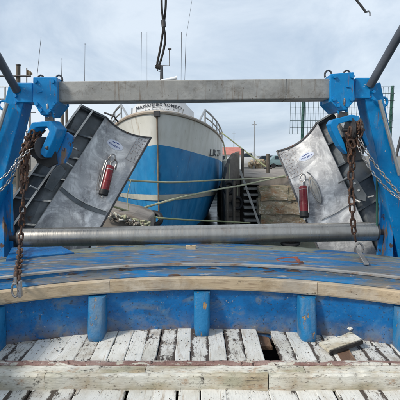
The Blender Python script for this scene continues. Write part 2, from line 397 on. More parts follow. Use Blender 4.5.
KY, KZ = .10, .010
def arc(x): return -KY*x*x, -KZ*x*x
XS = [i*.12 for i in range(-20, 21)]
def sweep(bm, prof, xs):
    rings = []
    for x in xs:
        dy, dz = arc(x); rings.append([bm.verts.new((x, y+dy, z+dz)) for y, z in prof])
    n = len(prof)
    for a, b in zip(rings, rings[1:]):
        for k in range(n): bm.faces.new((a[k], b[k], b[(k+1) % n], a[(k+1) % n]))
    bm.faces.new(rings[0]); bm.faces.new(rings[-1][::-1])

deck = bpy.data.objects.new('deck', None); COL.objects.link(deck); deck['kind'] = 'structure'; deck.location = (0, 2.9, 0)
bm = NB(); box(bm, (0, .8, -.30), (4.0, 5.88, .04)); obj('deck_underlay', bm, 'void', deck)
bm = NB()
hp = [(-2.05, -2, 0), (2.05, -2, 0), (2.05, 3.2, 0), (2.35, 4.0, 0), (1.2, 4.7, 0), (-1.2, 4.7, 0), (-2.35, 4.0, 0), (-2.05, 3.2, 0)]
prism(bm, [Vector((x, y, -.34)) for x, y, _ in hp], Vector((0, 0, -1.4)))
obj('hull_body', bm, 'blue_wall', deck)
# aft deck planks
W = .146; gap = .003; x = -1.92; i = 0
worn = {1, 2, 6, 10, 11, 13, 15, 17, 18, 20, 22, 23, 24}
def plank(x0, x1, y0, y1, z, m, th=.035, skew=0.):
    bm = NB(); xm, ym = (x0+x1)/2, (y0+y1)/2
    n = 6; j = lambda: R.uniform(-.003, .003)
    L_ = [(x0+j(), y0+(y1-y0)*k/n) for k in range(n+1)]; R_ = [(x1+j(), y0+(y1-y0)*k/n) for k in range(n+1)]
    tilt = R.uniform(-.003, .003); dz = R.uniform(-.003, .003)
    ra = []
    for (a, ya), (b, yb) in zip(L_, R_):
        sk = skew*(ya-y0)
        ra.append([bm.verts.new(v) for v in ((a+sk, ya, z+dz-tilt-.003), (a+.006+sk, ya, z+dz-tilt), (b-.006+sk, yb, z+dz+tilt), (b+sk, yb, z+dz+tilt-.003), (b+sk, yb, z-th), (a+sk, ya, z-th))])
    for p, q in zip(ra, ra[1:]):
        for k in range(6): bm.faces.new((p[k], p[(k+1) % 6], q[(k+1) % 6], q[k]))
    bm.faces.new(ra[0]); bm.faces.new(ra[-1][::-1])
    return obj('plank', bm, m, deck)
while x < 1.9:
    wd = W + R.uniform(-.02, .02); xm = x+wd/2
    z = .02-KZ*.5*xm*xm
    y1 = 3.76 - KY*xm*xm
    if abs(xm-.66) < .073:
        plank(x+gap, x+wd, 3.50, y1-.0, z-.06, 'bare_wood')      # sunken stub at the back of the open seam
    else:
        o = plank(x+gap, x+wd, 3.0, y1, z, 'white_plank_worn' if i in worn else 'white_plank', skew=R.uniform(-.01, .01)+.02*xm)
    x += wd; i += 1
# fore deck planks
x = -2.0
while x < 1.95:
    wd = .15 + R.uniform(-.03, .06)
    plank(x+.001, x+wd, -1.6, 2.85, -.062, 'white_plank_worn' if R.random() < .25 or -1.5 < x < -1.25 else 'white_plank', skew=R.uniform(-.004, .004))
    x += wd
for nm, cnt, m_, sz in (('paint_flakes', 130, 'white_plank', (.004, .014)), ('dirt_crumbs', 300, 'bare_wood', (.0015, .006)), ('dark_crumbs', 160, 'timber', (.0015, .006))):
    bm = NB()
    for k in range(cnt):
        aft = R.random() < .72
        x = R.uniform(-1.8, 1.8); y = R.triangular(3.02, 3.72-KY*x*x, 3.70-KY*x*x) if aft else R.uniform(2.3, 2.83); z = (.024-KZ*.5*x*x) if aft else -.056
        if abs(x-.66) < .09 and aft: continue
        e = R.uniform(*sz); an = R.uniform(0, 6.3); n_ = R.randint(4, 6)
        pts = [Vector((x+e*R.uniform(.6, 1)*cos(an+2*pi*i/n_), y+e*R.uniform(.6, 1)*sin(an+2*pi*i/n_), z+R.uniform(0, .002))) for i in range(n_)]
        prism(bm, pts, Vector((0, 0, e*.35)))
    tag(obj(nm, bm, m_, deck), kind='stuff')
bm = NB(); box(bm, (.66, 3.765, -.16), (.4, .03, .36)); obj('seam_shade_panel', bm, 'void', deck)  # near-black panel added so the open seam reads as deep shade
bm = NB()
for x_, y_ in [(-1.85+i*.073+R.uniform(-.006, .006), y0+R.uniform(-.02, .02)) for i in range(51) for y0 in (3.12, 3.46)]:
    if abs(x_-.66) < .09: continue
    dz = .0225-KZ*.5*x_*x_; tube(bm, [(x_, y_, dz), (x_, y_, dz+.002)], .0045, 6)
tag(obj('nail_heads', bm, 'dark_steel', deck), kind='stuff')
# deck beam
beam = thing('deck_beam', 'stained white timber beam with red brown batten lying across the deck', 'beam', (0, 2.92, 0))
def board(bm, x0, x1, y0, y1, z0, z1, j=.007, n=90):
    ring = []
    for k in range(n+1):
        x = x0+(x1-x0)*k/n; a = [j*1.3*noise.noise(Vector((x*q_[0], q_[1]+z1*9, 0))) for q_ in ((5, 1), (16, 5), (14, 8), (4, 12))]
        ring.append([bm.verts.new(v) for v in ((x, y0+a[0], z0), (x, y0+a[0]*.5, z1-.012+a[1]), (x, y0+.012, z1+a[1]*.6), (x, y1, z1+a[2]*.6), (x, y1, z0))])
    for p, q in zip(ring, ring[1:]):
        for k in range(5): bm.faces.new((p[k], p[(k+1) % 5], q[(k+1) % 5], q[k]))
    bm.faces.new(ring[0]); bm.faces.new(ring[-1][::-1])
for x0, x1 in ((-1.95, -1.17), (-1.165, .512), (.52, 1.95)):
    bm = NB(); board(bm, x0, x1, 2.84, 2.875, -.07, .058); obj('front_board', bm, 'beam_white', beam)
for x0, x1 in ((-1.95, -.42), (-.415, .80), (.806, 1.95)):
    bm = NB(); board(bm, x0, x1, 2.855+.02, 2.96, .02, .066); obj('top_board', bm, 'beam_white', beam)
bm = NB(); board(bm, -1.95, 1.95, 2.962, 3.01, -.02, .082); obj('batten', bm, 'red_batten', beam)

# ------------------------------------------------------------------ bulwark
bul = thing('bulwark', 'blue stern bulwark with beige timber strake and rounded blue posts', 'bulwark', (0, 3.8, 0))
bm = NB(); sweep(bm, [(3.74, -.1), (3.74, .50), (3.80, .50), (3.80, -.1)], XS); obj('inner_wall', bm, 'blue_wall', bul)
for a, b in ((0, 13), (13, 29), (29, 40)):
    bm = NB(); xs = XS[a:b+1]; xs = [xs[0]+.0015] + xs[1:-1] + [xs[-1]-.0015]
    sweep(bm, [(3.69, .425), (3.683, .44), (3.683, .535), (3.69, .545), (3.738, .545), (3.738, .425)], xs)
    obj('strake', bm, 'strake', bul)
bm = NB(); sweep(bm, [(3.752, .502), (3.752, .548), (3.775, .566), (3.87, .578), (3.87, .502)], XS); obj('ledge', bm, 'blue_worn', bul)
bm = NB(); sweep(bm, [(3.872, .50), (3.872, .618), (3.895, .632), (4.30, .628), (4.30, .50)], XS); obj('cap_board', bm, 'blue_worn', bul)
bm = NB(); sweep(bm, [(3.862, .612), (3.862, .628), (3.876, .636), (3.886, .636), (3.875, .622), (3.871, .612)], XS); obj('edge_strip', bm, 'metal_edge', bul)
bm = NB(); sweep(bm, [(4.303, .50), (4.303, .624), (4.58, .620), (4.58, .50)], XS); obj('cap_board', bm, 'blue_worn', bul)
bm = NB(); sweep(bm, [(4.583, .2), (4.583, .612), (4.93, .60), (4.93, .2)], XS); obj('aft_board', bm, 'grey_green', bul)
bm = NB(); sweep(bm, [(4.88, -1.7), (4.88, .199), (4.92, .199), (4.92, -1.7)], XS); obj('transom', bm, 'blue_wall', bul)
def stanchion(px, y_bot):
    X = (px-200)/400*3.65; dy, dz = arc(X); yw = 3.738+dy
    bm = NB(); rings = []
    for k in range(15):
        z = .404 - k/14*.404; tt = k/14
        r = 1 if tt < .55 else (1 - .18*((tt-.55)/.45)**2.2)
        pr = (.09+.12*tt)*(1 if tt < .8 else 1 - .22*((tt-.8)/.2)**2)
        ring = []
        for a in range(11):
            th = pi*a/10
            cx = cos(th); sx = sin(th)
            cx = math.copysign(abs(cx)**.4, cx); sx = sx**.4
            ring.append(bm.verts.new((X + .079*r*cx, yw - pr*sx, z+dz)))
        rings.append(ring)
    for p, q in zip(rings, rings[1:]):
        for a in range(10): bm.faces.new((p[a], p[a+1], q[a+1], q[a]))
        bm.faces.new((p[10], p[0], q[0], q[10]))
    bm.faces.new(rings[0]); bm.faces.new(rings[-1][::-1])
    obj('post', bm, 'post_blue', bul, smooth=True)
for px in (2, 95, 202, 309, 397): stanchion(px, 0)
for sx in (-1, 1):
    bm = NB(); box(bm, (sx*2.0, .65, .2), (.05, 5.3, .72)); obj('side_wall', bm, 'blue_wall', bul)
    bm = NB(); box(bm, (sx*2.06, .65, .585), (.3, 5.3, .05)); obj('side_cap', bm, 'strake', bul)
# caulking ridge and white bolt cap at the foot of the wall
bm = NB()
pp = []
for k in range(60):
    x = -1.9+k*.064; dy, dz = arc(x); pp.append(Vector((x, 3.728+dy, dz+.004)))
tube(bm, pp, [R.uniform(.006, .018) + (.02 if k < 10 else 0) for k in range(60)], 7)
obj('caulking', bm, 'white_plank_worn', bul, smooth=True)
bm = NB(); bmesh.ops.create_icosphere(bm, subdivisions=2, radius=.024, matrix=Matrix.Translation(P(350, 328.5, 3.55)) @ Matrix.Diagonal((1, 1, .8, 1)))
for v in bm.verts: v.co += Vector([R.uniform(-.005, .005) for _ in range(3)])
obj('bolt_cap', bm, 'white_plank', bul, smooth=True)
# a red rusty shackle lying on the cap
sh = thing('shackle', 'small red rusty shackle lying on the right half of the blue cap', 'shackle', P(293, 263, 4.05))
o0 = sh.location + Vector((0, 0, .02))
bm = NB(); tube(bm, [o0+Vector((.15*cos(a)-.02, .09*sin(a), 0)) for a in [pi*.3+k*pi*1.4/12 for k in range(13)]], .02, 8); obj('bow', bm, 'red_rag', sh, smooth=True)
bm = NB(); tube(bm, [o0+Vector((.05, -.1, 0)), o0+Vector((.05, .1, 0))], .024, 8); tube(bm, [o0+Vector((.05, -.14, 0)), o0+Vector((.05, -.1, 0))], .036, 6); obj('pin', bm, 'red_rag', sh, smooth=True)

# ------------------------------------------------------------------ loose plank, scraps
lp = thing('loose_plank', 'short loose white plank with dark split edge lying askew on the deck', 'plank', P(347, 345, 3.3))
bm = NB(); a = P(329.5, 347, 3.22); b = P(362, 338, 3.34); a.z = .035; b.z = .075
t = (b-a).normalized(); s = Vector((-t.y, t.x, 0)).normalized()
n = 10
rg = []
for k in range(n+1):
    p = a.lerp(b, k/n); e = R.uniform(-.008, .008); wd = .135
    rg.append([bm.verts.new(q) for q in (p, p+Vector((0, 0, .028)), p+s*(wd+e)+Vector((0, 0, .034)), p+s*(wd+e)+Vector((0, 0, .004)))])
for p_, q_ in zip(rg, rg[1:]):
    for k in range(4): bm.faces.new((p_[k], p_[(k+1) % 4], q_[(k+1) % 4], q_[k]))
bm.faces.new(rg[0]); bm.faces.new(rg[-1][::-1])
lo = obj('board', bm, 'beam_white', lp); 
bm = NB()
rg = []
for k in range(n+1):
    p = a.lerp(b, k/n) - s*.012 + Vector((0, 0, -.012)); e = R.uniform(-.006, .006)
    rg.append([bm.verts.new(q) for q in (p+s*e, p+s*e+Vector((0, 0, .03)), p+s*.011+Vector((0, 0, .032)), p+s*.011)])
for p_, q_ in zip(rg, rg[1:]):
    for k in range(4): bm.faces.new((p_[k], p_[(k+1) % 4], q_[(k+1) % 4], q_[k]))
bm.faces.new(rg[0]); bm.faces.new(rg[-1][::-1])
obj('split_edge', bm, 'void', lp)
wb = thing('bare_board', 'bare brown board showing from under the loose white plank', 'board', P(345, 345, 3.3))
bm = NB(); c0 = P(344, 345, 3.28); c0.z = -.004
a = P(336, 333, 3.5); b = P(352, 358, 3.05); a.z = b.z = .0265
t = (b-a).normalized(); s = Vector((-t.y, t.x, 0)).normalized()*.058
hexa(bm, [a-s-Vector((0, 0, .02)), b-s-Vector((0, 0, .02)), b+s-Vector((0, 0, .02)), a+s-Vector((0, 0, .02)), a-s, b-s, b+s, a+s]); obj('slab', bm, 'bare_wood', wb)

# ------------------------------------------------------------------ stern roller
rol = thing('stern_roller', 'long bright steel roller lying across the stern', 'roller', P(200, 235, 5.0))
ra, rb_ = P(22, 237.5, 5.0), P(374.5, 231.5, 5.0); rr = 9.6/400*5.0
bm = NB(); tube(bm, [ra.lerp(rb_, k/30) for k in range(31)], rr, 48); obj('drum', bm, 'roller', rol, smooth=True)
for p, q in ((ra, -1), (rb_, 1)):
    bm = NB(); tube(bm, [p+Vector((q*.002, 0, 0)), p+Vector((q*.03, 0, 0))], rr*.93, 32); obj('end_ring', bm, 'dark_steel', rol, smooth=True)
    bm = NB(); tube(bm, [p+Vector((q*.03, 0, 0)), p+Vector((q*.16, 0, 0))], rr*.45, 20); obj('axle', bm, 'dark_steel', rol, smooth=True)

# ------------------------------------------------------------------ gantry
gan = thing('stern_gantry', 'blue stern gantry with grey steel crossbeam over the roller', 'gantry', (0, 4.8, .6))
YB = 4.7
bm = NB(); a = (P(55, 91.6, YB)+Vector((0, .13, 0))); b = (P(332, 88.4, YB)+Vector((0, .13, 0)))
tb = 19.4/400*YB
n = 28
bar(bm, a, b, .26, tb, Vector((0, 0, 1))); bevel(bm, .012, 2)
obj('crossbeam', bm, 'beam_steel', gan)
for px in (286, ):     # weld seam round the beam
    bm = NB(); c = a.lerp(b, (px-55)/277); box(bm, c, (.007, .263, tb+.003)); obj('weld_seam', bm, 'dark_steel', gan)
def head(pts, sgn, nm):
    pp = [P(x, y, 4.62) for x, y in pts]
    bm = NB(); prism(bm, pp, Vector((0, .045, 0))); bevel(bm, .008)
    h = obj('head_plate', bm, 'gantry_blue', gan)
    cx = sum(p.x for p in pp)/len(pp); 
    bm = NB(); prism(bm, [Vector((cx+(p.x-cx)*.93, 4.666, p.z-.002)) for p in pp], Vector((0, .32, 0))); obj('head_box', bm, 'gantry_blue', gan)
    bm = NB(); prism(bm, [Vector((p.x, 4.99, p.z)) for p in pp], Vector((0, .045, 0))); bevel(bm, .008); obj('head_plate', bm, 'gantry_blue', gan)
    zt = max(p.z for p in pp)
    xs = sorted(p.x for p in pp); x0, x1 = xs[0], xs[-1]
    for bx, bz in ((x0+.045, zt-.05), (x1-.045, zt-.05), (x0+.045, zt-.30), (x1-.045, zt-.30), (cx-.05, pp[3].z+.05), (cx+.05, pp[3].z+.05)):
        bm = NB(); tube(bm, [(bx, 4.619, bz), (bx, 4.592, bz)], .022, 6); obj('bolt', bm, 'gantry_blue', gan)
    for bx in (x0+.03, x1-.04):
        bm = NB(); c = Vector((bx, 4.8, zt-.012)); tube(bm, [c+Vector((.04*cos(a_), .0, .05*sin(a_)+.015)) for a_ in [-.6+k*(pi+1.2)/12 for k in range(13)]], .011, 8)
        obj('lifting_eye', bm, 'dark_steel', gan, smooth=True)
    bm = NB(); c = Vector((cx, 4.615, (zt+pp[3].z)/2+.04)); bar(bm, c+Vector((-.08*sgn, 0, 0)), c+Vector((-.03*sgn, 0, .01)), .012, .012); obj('weld_bead', bm, 'gantry_blue', gan)
head([(33, 77), (57, 77), (57.6, 102), (47.5, 115), (41, 115), (33, 102)], 1, 'l')
head([(330.5, 74), (354, 72), (355, 100), (347, 110), (339.5, 110.5), (330.5, 101)], -1, 'r')
# stubs
for px0, px1, y0, y1 in ((13, 32.8, 83, 102), (355.3, 371, 78, 98)):
    bm = NB(); a = P(px0, (y0+y1)/2, 4.69); b = P(px1, (y0+y1)/2, 4.69); off = Vector((0, .14, 0)); bar(bm, a+off, b+off, .28, (y1-y0)/400*4.69); bevel(bm, .01); obj('stub', bm, 'gantry_blue', gan)
# legs
for top, bot, pp0, pp1 in (((17.5, 88), (-26, 262), (7, 103), (-18, 185)), ((371.5, 84), (407.5, 258), (379.5, 100), (399.5, 175))):
    bm = NB(); a = P(*top, 4.70)+Vector((0, .13, 0)); b = P(*bot, 4.86)+Vector((0, .13, 0))
    bar(bm, a, b, .215, .26, Vector((0, 1, 0))); bevel(bm, .012); obj('leg', bm, 'gantry_blue', gan)
    sg = 1 if top[0] > 200 else -1
    bm = NB(); tube(bm, [P(*pp0, 4.66), P(*pp1, 4.76)], .022, 10); obj('pipe', bm, 'bright_steel', gan, smooth=True)
    bm = NB(); c = P(pp0[0]+4*sg, pp0[1]+2, 4.74); tube(bm, [c+Vector((.045*cos(a_), 0, .05*sin(a_))) for a_ in [k*2*pi/14 for k in range(15)]], .014, 8, cap=False); obj('side_eye', bm, 'gantry_blue', gan, smooth=True)
    for dy in (8, 15):
        bm = NB(); c = P(top[0]+sg*1.5, top[1]+dy, 4.695); tube(bm, [c, c-Vector((0, .03, 0))], .02, 6); obj('bolt', bm, 'gantry_blue', gan)
# base brackets
for pts in ([(377, 262), (383, 176), (402, 168), (412, 272), (378, 270)], [(13.5, 232), (10, 178), (-4, 172), (-14, 272), (12, 268)]):
    bm = NB(); prism(bm, [P(x, y, 4.96) for x, y in pts], Vector((0, .04, 0))); bevel(bm, .006); obj('bracket', bm, 'rust_blue', gan)
for px in (391, 2):
    bm = NB(); prism(bm, [P(px-3, 268, 4.76), P(px-2, 186, 4.95), P(px+1, 186, 4.95), P(px+2.5, 268, 4.76)], Vector((0, .19, 0))); obj('gusset', bm, 'rust_blue', gan)
for px, y0, y1 in ((377, 172, 238), (12, 184, 232)):
    bm = NB(); tube(bm, [P(px, y0, 4.93), P(px, y1, 4.93)], .014, 8); obj('rod', bm, 'fence_green' if px > 200 else 'gantry_blue', gan, smooth=True)
for c in ((383, 252), (6, 250)):
    bm = NB(); box(bm, P(c[0], c[1]+13, 4.85), (.42, .42, .05)); obj('foot_plate', bm, 'rust_blue', gan)
# braces up and forward to a mast frame over the camera
for a, b in (((17, 91), (-34, 0)), ((370, 86), (436, -30))):
    sg = 1 if a[0] > 200 else -1
    p0 = P(*a, 4.69); p1 = P(*b, 4.0)
    d = (p1-p0); p2 = p0 + d*4.5
    pts = [p0, p0.lerp(p1, .5), p1, p2]
    bm = NB(); tube(bm, pts, .046, 16); obj('brace', bm, 'brace', gan, smooth=True)
    bm = NB(); tube(bm, [p2, Vector((p2.x, p2.y, .0))], .06, 14); obj('fore_leg', bm, 'brace', gan, smooth=True)
    if sg < 0: q0 = p2
    else: q1 = p2
bm = NB(); tube(bm, [q0, q1], .06, 14); obj('fore_crossbar', bm, 'brace', gan, smooth=True)
BC = q0.lerp(q1, .42); BE = P(163, -190, 4.35)
bm = NB(); tube(bm, [BC, BE+Vector((0, .3, 0))], .05, 12); obj('boom', bm, 'brace', gan, smooth=True)
WE = P(322, -41, 3.6)
bm = NB(); tube(bm, [q0.lerp(q1, .75), WE+Vector((0, .2, 0))], .04, 12); obj('boom', bm, 'brace', gan, smooth=True)

# strap and wire hanging from the boom
st = thing('lifting_strap', 'black twisted double strap hanging above the crossbeam', 'strap', BE)
A_ = [(163, -190), (161.6, -60), (161.6, 2), (162.6, 16), (163.2, 24), (165.2, 38), (163.6, 50), (160.6, 61), (158.2, 68)]
B_ = [(163, -190), (165.6, -60), (165.8, 0), (164.8, 15), (163.9, 24), (162.0, 38), (159.6, 52), (157.5, 62), (157.8, 67.5)]
for q, dy in ((A_, 0), (B_, .02)):
    bm = NB(); tube(bm, spline([P(x, y, 4.35+dy) for x, y in q], 8), .0115, 10, flat=.7); obj('strand', bm, 'strap', st, smooth=True)
bm = NB(); tube(bm, [P(163.1, 20, 4.36), P(163.9, 27, 4.36)], .024, 10); obj('binding', bm, 'dark_steel', st, smooth=True)
bm = NB(); tube(bm, [P(156, 66, 4.36), P(160.6, 67.5, 4.36)], .026, 10); obj('eye', bm, 'strap', st, smooth=True)
wr = thing('wire_hook', 'short dark wire with a small hook hanging in the top right sky', 'hook', WE)
bm = NB(); tube(bm, spline([P(x, y, 3.6) for x, y in ((322, -41), (334, -26), (346, -12), (356, -.5), (361.5, 6.3), (366, 12.3))], 8), .010, 8); obj('wire', bm, 'dark_steel', wr, smooth=True)
bm = NB(); tube(bm, spline([P(x, y, 3.6) for x, y in ((366, 12.3), (368.5, 11), (370, 13), (370, 16))], 5), .007, 8); obj('hook', bm, 'galv', wr, smooth=True)

# ------------------------------------------------------------------ hanging blocks
def block(name_label, pts_out, pts_in, dep, Y, ang, sheave_px, r, extra, hang):
    t = thing('hanging_block', name_label, 'block', P(*hang, Y), group='blue blocks hanging from the gantry heads')
    # inverted U cheek frame: outer and inner outlines, pushed back along d
    d = Vector((sin(ang), cos(ang), 0))*dep
    ring = [P(x, y, Y) for x, y in pts_out+pts_in[::-1]]
    bm = NB()
    n = len(pts_out)
    o = [P(x, y, Y) for x, y in pts_out]; i_ = [P(x, y, Y) for x, y in pts_in]
    of = [bm.verts.new(p) for p in o]; inf = [bm.verts.new(p) for p in i_]
    ob = [bm.verts.new(p+d) for p in o]; inb = [bm.verts.new(p+d) for p in i_]
    for k in range(n-1):
        bm.faces.new((of[k], of[k+1], inf[k+1], inf[k])); bm.faces.new((ob[k+1], ob[k], inb[k], inb[k+1]))
        bm.faces.new((of[k], ob[k], ob[k+1], of[k+1])); bm.faces.new((inf[k+1], inb[k+1], inb[k], inf[k]))
    bm.faces.new((of[0], inf[0], inb[0], ob[0])); bm.faces.new((of[-1], ob[-1], inb[-1], inf[-1]))
    bevel(bm, .009)
    obj('cheek_frame', bm, 'gantry_blue', t)
    c = P(*sheave_px, Y)+d*.5
    bm = NB()
    ax = Vector((cos(ang), -sin(ang), 0)).normalized()
    prof = [(-.05, r), (-.042, r), (-.012, r*.82), (.012, r*.82), (.042, r), (.05, r)]
    tube(bm, [c+ax*a for a, _ in prof], [q for _, q in prof], 28)
    obj('sheave', bm, 'dark_steel', t, smooth=True)
    bm = NB(); tube(bm, [c-ax*.13, c+ax*.13], .025, 12); obj('pin', bm, 'dark_steel', t, smooth=True)
    for e in extra:
        bm = NB(); prism(bm, [P(x, y, Y)+d*e[1] for x, y in e[0]], d*e[2]); bevel(bm, .006); obj('side_plate', bm, e[3], t)
    # shackle up to the gantry head
    hp_ = P(*hang, Y)+d*.4
    bm = NB(); pts = [hp_+Vector((.045*cos(a_), 0, .06*sin(a_)+.03)) for a_ in [k*2*pi/16 for k in range(17)]]
    tube(bm, pts, .017, 8, cap=False); obj('swivel_eye', bm, 'gantry_blue', t, smooth=True)
    bm = NB(); bar(bm, hp_-Vector((0, 0, .06)), hp_-Vector((0, 0, .0)), .09, .06); obj('swivel', bm, 'dark_steel', t)
    bm = NB(); pts = [hp_+Vector((0, .05*cos(a_), .07*sin(a_)+.11)) for a_ in [k*2*pi/16 for k in range(17)]]
    tube(bm, pts, .013, 8, cap=False); obj('shackle', bm, 'galv', t, smooth=True)
    return t
# left block: turned so that its right cheek shows its broad side
block('blue hanging block under the left gantry head, its right cheek broadside on',
      [(22.5, 150), (27.5, 131), (31.5, 122.5), (50, 120.5), (57.5, 129), (53, 141), (45, 158)],
      [(27.5, 150), (31, 135), (35.5, 127.5), (46.5, 126.5), (49, 131), (45.5, 139), (39, 153)],
      .15, 4.62, radians(28), (35.5, 148), .13,
      [([(53.5, 131), (60.5, 136), (57.5, 152), (51, 164), (43, 166), (41, 158), (47, 150)], 1.2, .3, 'rust_blue'),  # duller blue on this cheek stands in for its shade
       ([(26, 147), (38, 144), (48, 150), (50, 164), (42, 168), (30, 163)], .62, .2, 'rubber')], (45.5, 117))
block('blue hanging block under the right gantry head, open side facing the deck',
      [(347.5, 154), (340, 146), (332.5, 131), (330.5, 124), (333, 119.5), (352, 114.5), (359, 116), (362, 123), (369.5, 144)],
      [(347, 151.5), (344.5, 143), (339, 131), (337.5, 126.5), (339, 124), (350, 120.8), (354, 121.5), (357, 126), (366.5, 146)],
      .13, 4.62, radians(-6), (356, 130), .15,
      [([(340, 139), (364, 131), (372, 146), (366, 160), (350, 163)], .8, .15, 'dark_steel')], (344.5, 112))
# ------------------------------------------------------------------ chains
def link_mesh(name, Lk, Wd, r, m):
    bm = NB(); pts = []
    h = (Lk-Wd)/2; rad = Wd/2-r
    for k in range(7): a = pi*k/6; pts.append(Vector((rad*cos(a), 0, h+rad*sin(a))))
    for k in range(7): a = pi+pi*k/6; pts.append(Vector((rad*cos(a), 0, -h+rad*sin(a))))
    pts.append(pts[0])
    tube(bm, pts[:-1], r, 6, cap=False)
    vs = list(bm.verts); nseg = 6; a = vs[:nseg]; b = vs[-nseg:]
    for k in range(nseg): bm.faces.new((b[k], b[(k+1) % nseg], a[(k+1) % nseg], a[k]))
    bmesh.ops.recalc_face_normals(bm, faces=bm.faces)
    me = bpy.data.meshes.new(name); bm.to_mesh(me); bm.free(); me.materials.append(M[m])
    for p in me.polygons: p.use_smooth = True
    return me
BIG = link_mesh('big_link', .128, .078, .0125, 'rust'); MED = link_mesh('medium_link', .10, .058, .010, 'rust'); SML = link_mesh('small_link', .066, .038, .0065, 'galv')
def chain(t, pts, me, pitch, jit=.18, twist=0.):
    q = polyline(pts, pitch)
    for k in range(len(q)-1):
        a, b = q[k], q[k+1]; d = (b-a).normalized()
        rot = d.to_track_quat('Z', 'Y').to_matrix().to_4x4()
        an = twist + (pi/2 if k % 2 else 0) + R.uniform(-jit, jit)*2
        mt = Matrix.Translation((a+b)/2) @ rot @ Matrix.Rotation(an, 4, 'Z') @ Matrix.Rotation(R.uniform(-jit, jit)*.5, 4, 'X')
        inst('link', me, mt, t)
c = thing('rusty_chain', 'heavy rusty chain hanging from the left blue block past the roller end', 'chain', P(20, 285, 4.5), group='rusty chains over the blocks')
chain(c, spline([P(x, y, Y) for x, y, Y in ((38, 134, 4.72), (31, 137, 4.60), (26, 150, 4.54), (24.5, 175, 4.50), (23, 205, 4.48), (21.5, 228, 4.6), (20.5, 242, 4.55), (19.5, 258, 4.05), (18, 270, 3.66), (17.2, 278, 3.44), (16.5, 283, 3.36))], 6), BIG, .094, twist=.5)
bm = NB(); q = P(15, 290, 3.27); tube(bm, [q+Vector((.026*cos(a_), 0, .06*sin(a_))) for a_ in [k*2*pi/16 for k in range(17)]], .009, 8, cap=False); obj('hook', bm, 'galv', c, smooth=True)
bm = NB(); bar(bm, P(20, 281, 3.27), P(20.5, 297, 3.27), .045, .022); bevel(bm, .006); obj('hook_body', bm, 'galv', c)
bm = NB(); bar(bm, P(14, 281, 3.27), P(16.5, 281, 3.27), .012, .06); obj('pin', bm, 'bright_steel', c)
c = thing('rusty_chain', 'second rusty chain bunched beside the left block, in front of the ribbed door', 'chain', P(26, 200, 4.6), group='rusty chains over the blocks')
chain(c, spline([P(x, y, Y) for x, y, Y in ((44, 130, 4.75), (36, 139, 4.62), (30, 146, 4.57), (27, 163, 4.56), (26.5, 185, 4.55))], 6), MED, .072, twist=.2)
chain(c, spline([P(x, y, Y) for x, y, Y in ((40, 132, 4.7), (33, 142, 4.66), (23.5, 150, 4.66), (22, 168, 4.66), (21.5, 196, 4.6))], 6), MED, .072, twist=.9)
c = thing('rusty_chain', 'heavy rusty chain hanging from the right blue block across the roller', 'chain', P(354, 250, 4.5), group='rusty chains over the blocks')
chain(c, spline([P(x, y, Y) for x, y, Y in ((360, 127, 4.82), (355, 125, 4.72), (351.5, 135, 4.6), (351, 155, 4.56), (351, 180, 4.53), (352, 205, 4.52), (353.5, 228, 4.60), (355.5, 240, 4.62), (358.5, 247, 4.6))], 6), BIG, .094, twist=.3)
bm = NB(); q = P(359, 249, 4.58); tube(bm, [q+Vector((.055*cos(a_)*.8, 0, .07*sin(a_))) for a_ in [k*2*pi/16 for k in range(17)]], .012, 8, cap=False); obj('shackle', bm, 'galv', c, smooth=True)
bm = NB(); bar(bm, PZ(359.5, 253, .625), PZ(366.5, 264, .62), .05, .026); bevel(bm, .006); obj('hook_body', bm, 'galv', c)
c = thing('rusty_chain', 'second rusty chain bunched inside the right block opening', 'chain', P(358, 160, 4.6), group='rusty chains over the blocks')
chain(c, spline([P(x, y, Y) for x, y, Y in ((362, 130, 4.8), (357, 128, 4.7), (354.5, 140, 4.63), (353.5, 158, 4.62), (352.5, 178, 4.6))], 6), MED, .072, twist=.2)
chain(c, spline([P(x, y, Y) for x, y, Y in ((354, 130, 4.8), (347.5, 131, 4.7), (348.5, 145, 4.63), (350, 165, 4.62))], 6), MED, .072, twist=1.1)
for lab, pts in (('thin bright chain slung from the right block up against the blue leg', [(356, 131, 4.6), (361, 142, 4.52), (372, 160, 4.48), (386, 178, 4.42), (402, 196, 4.35), (430, 215, 4.2)]),
                 ('lower thin bright chain slung from the right block to the rail edge', [(357, 136, 4.58), (360, 150, 4.5), (369, 167, 4.46), (377, 178, 4.42), (392, 193, 4.36), (420, 212, 4.2)]),
                 ('thin bright chain slung from the left block down to the edge', [(33, 148, 4.56), (26, 153, 4.5), (17, 166, 4.46), (9, 181, 4.42), (-2, 193, 4.36), (-25, 214, 4.2)]),
                 ('upper thin bright chain looped past the left blue leg', [(27, 150, 4.56), (18, 159, 4.46), (11, 170, 4.42), (2, 178, 4.38), (-12, 186, 4.3), (-30, 200, 4.2)])):
    c = thing('bright_chain', lab, 'chain', P(pts[3][0], pts[3][1], pts[3][2]), group='thin bright chains')
    chain(c, spline([P(*p) for p in pts], 8), SML, .05, jit=.3)
# hold-back eyes at the outboard end of the thin chains, on side posts
for sx, pq in ((1, (425, 214)), (-1, (-27, 208))):
    e = thing('side_rail_post', 'blue post outside the frame holding the thin chains' if sx > 0 else 'blue post left of the frame holding the thin chains', 'post', P(*pq, 4.2))
    bm = NB(); q = P(*pq, 4.2); tube(bm, [q+Vector((0, 0, .1)), Vector((q.x, q.y, .5))], .04, 12); obj('post', bm, 'gantry_blue', e, smooth=True)

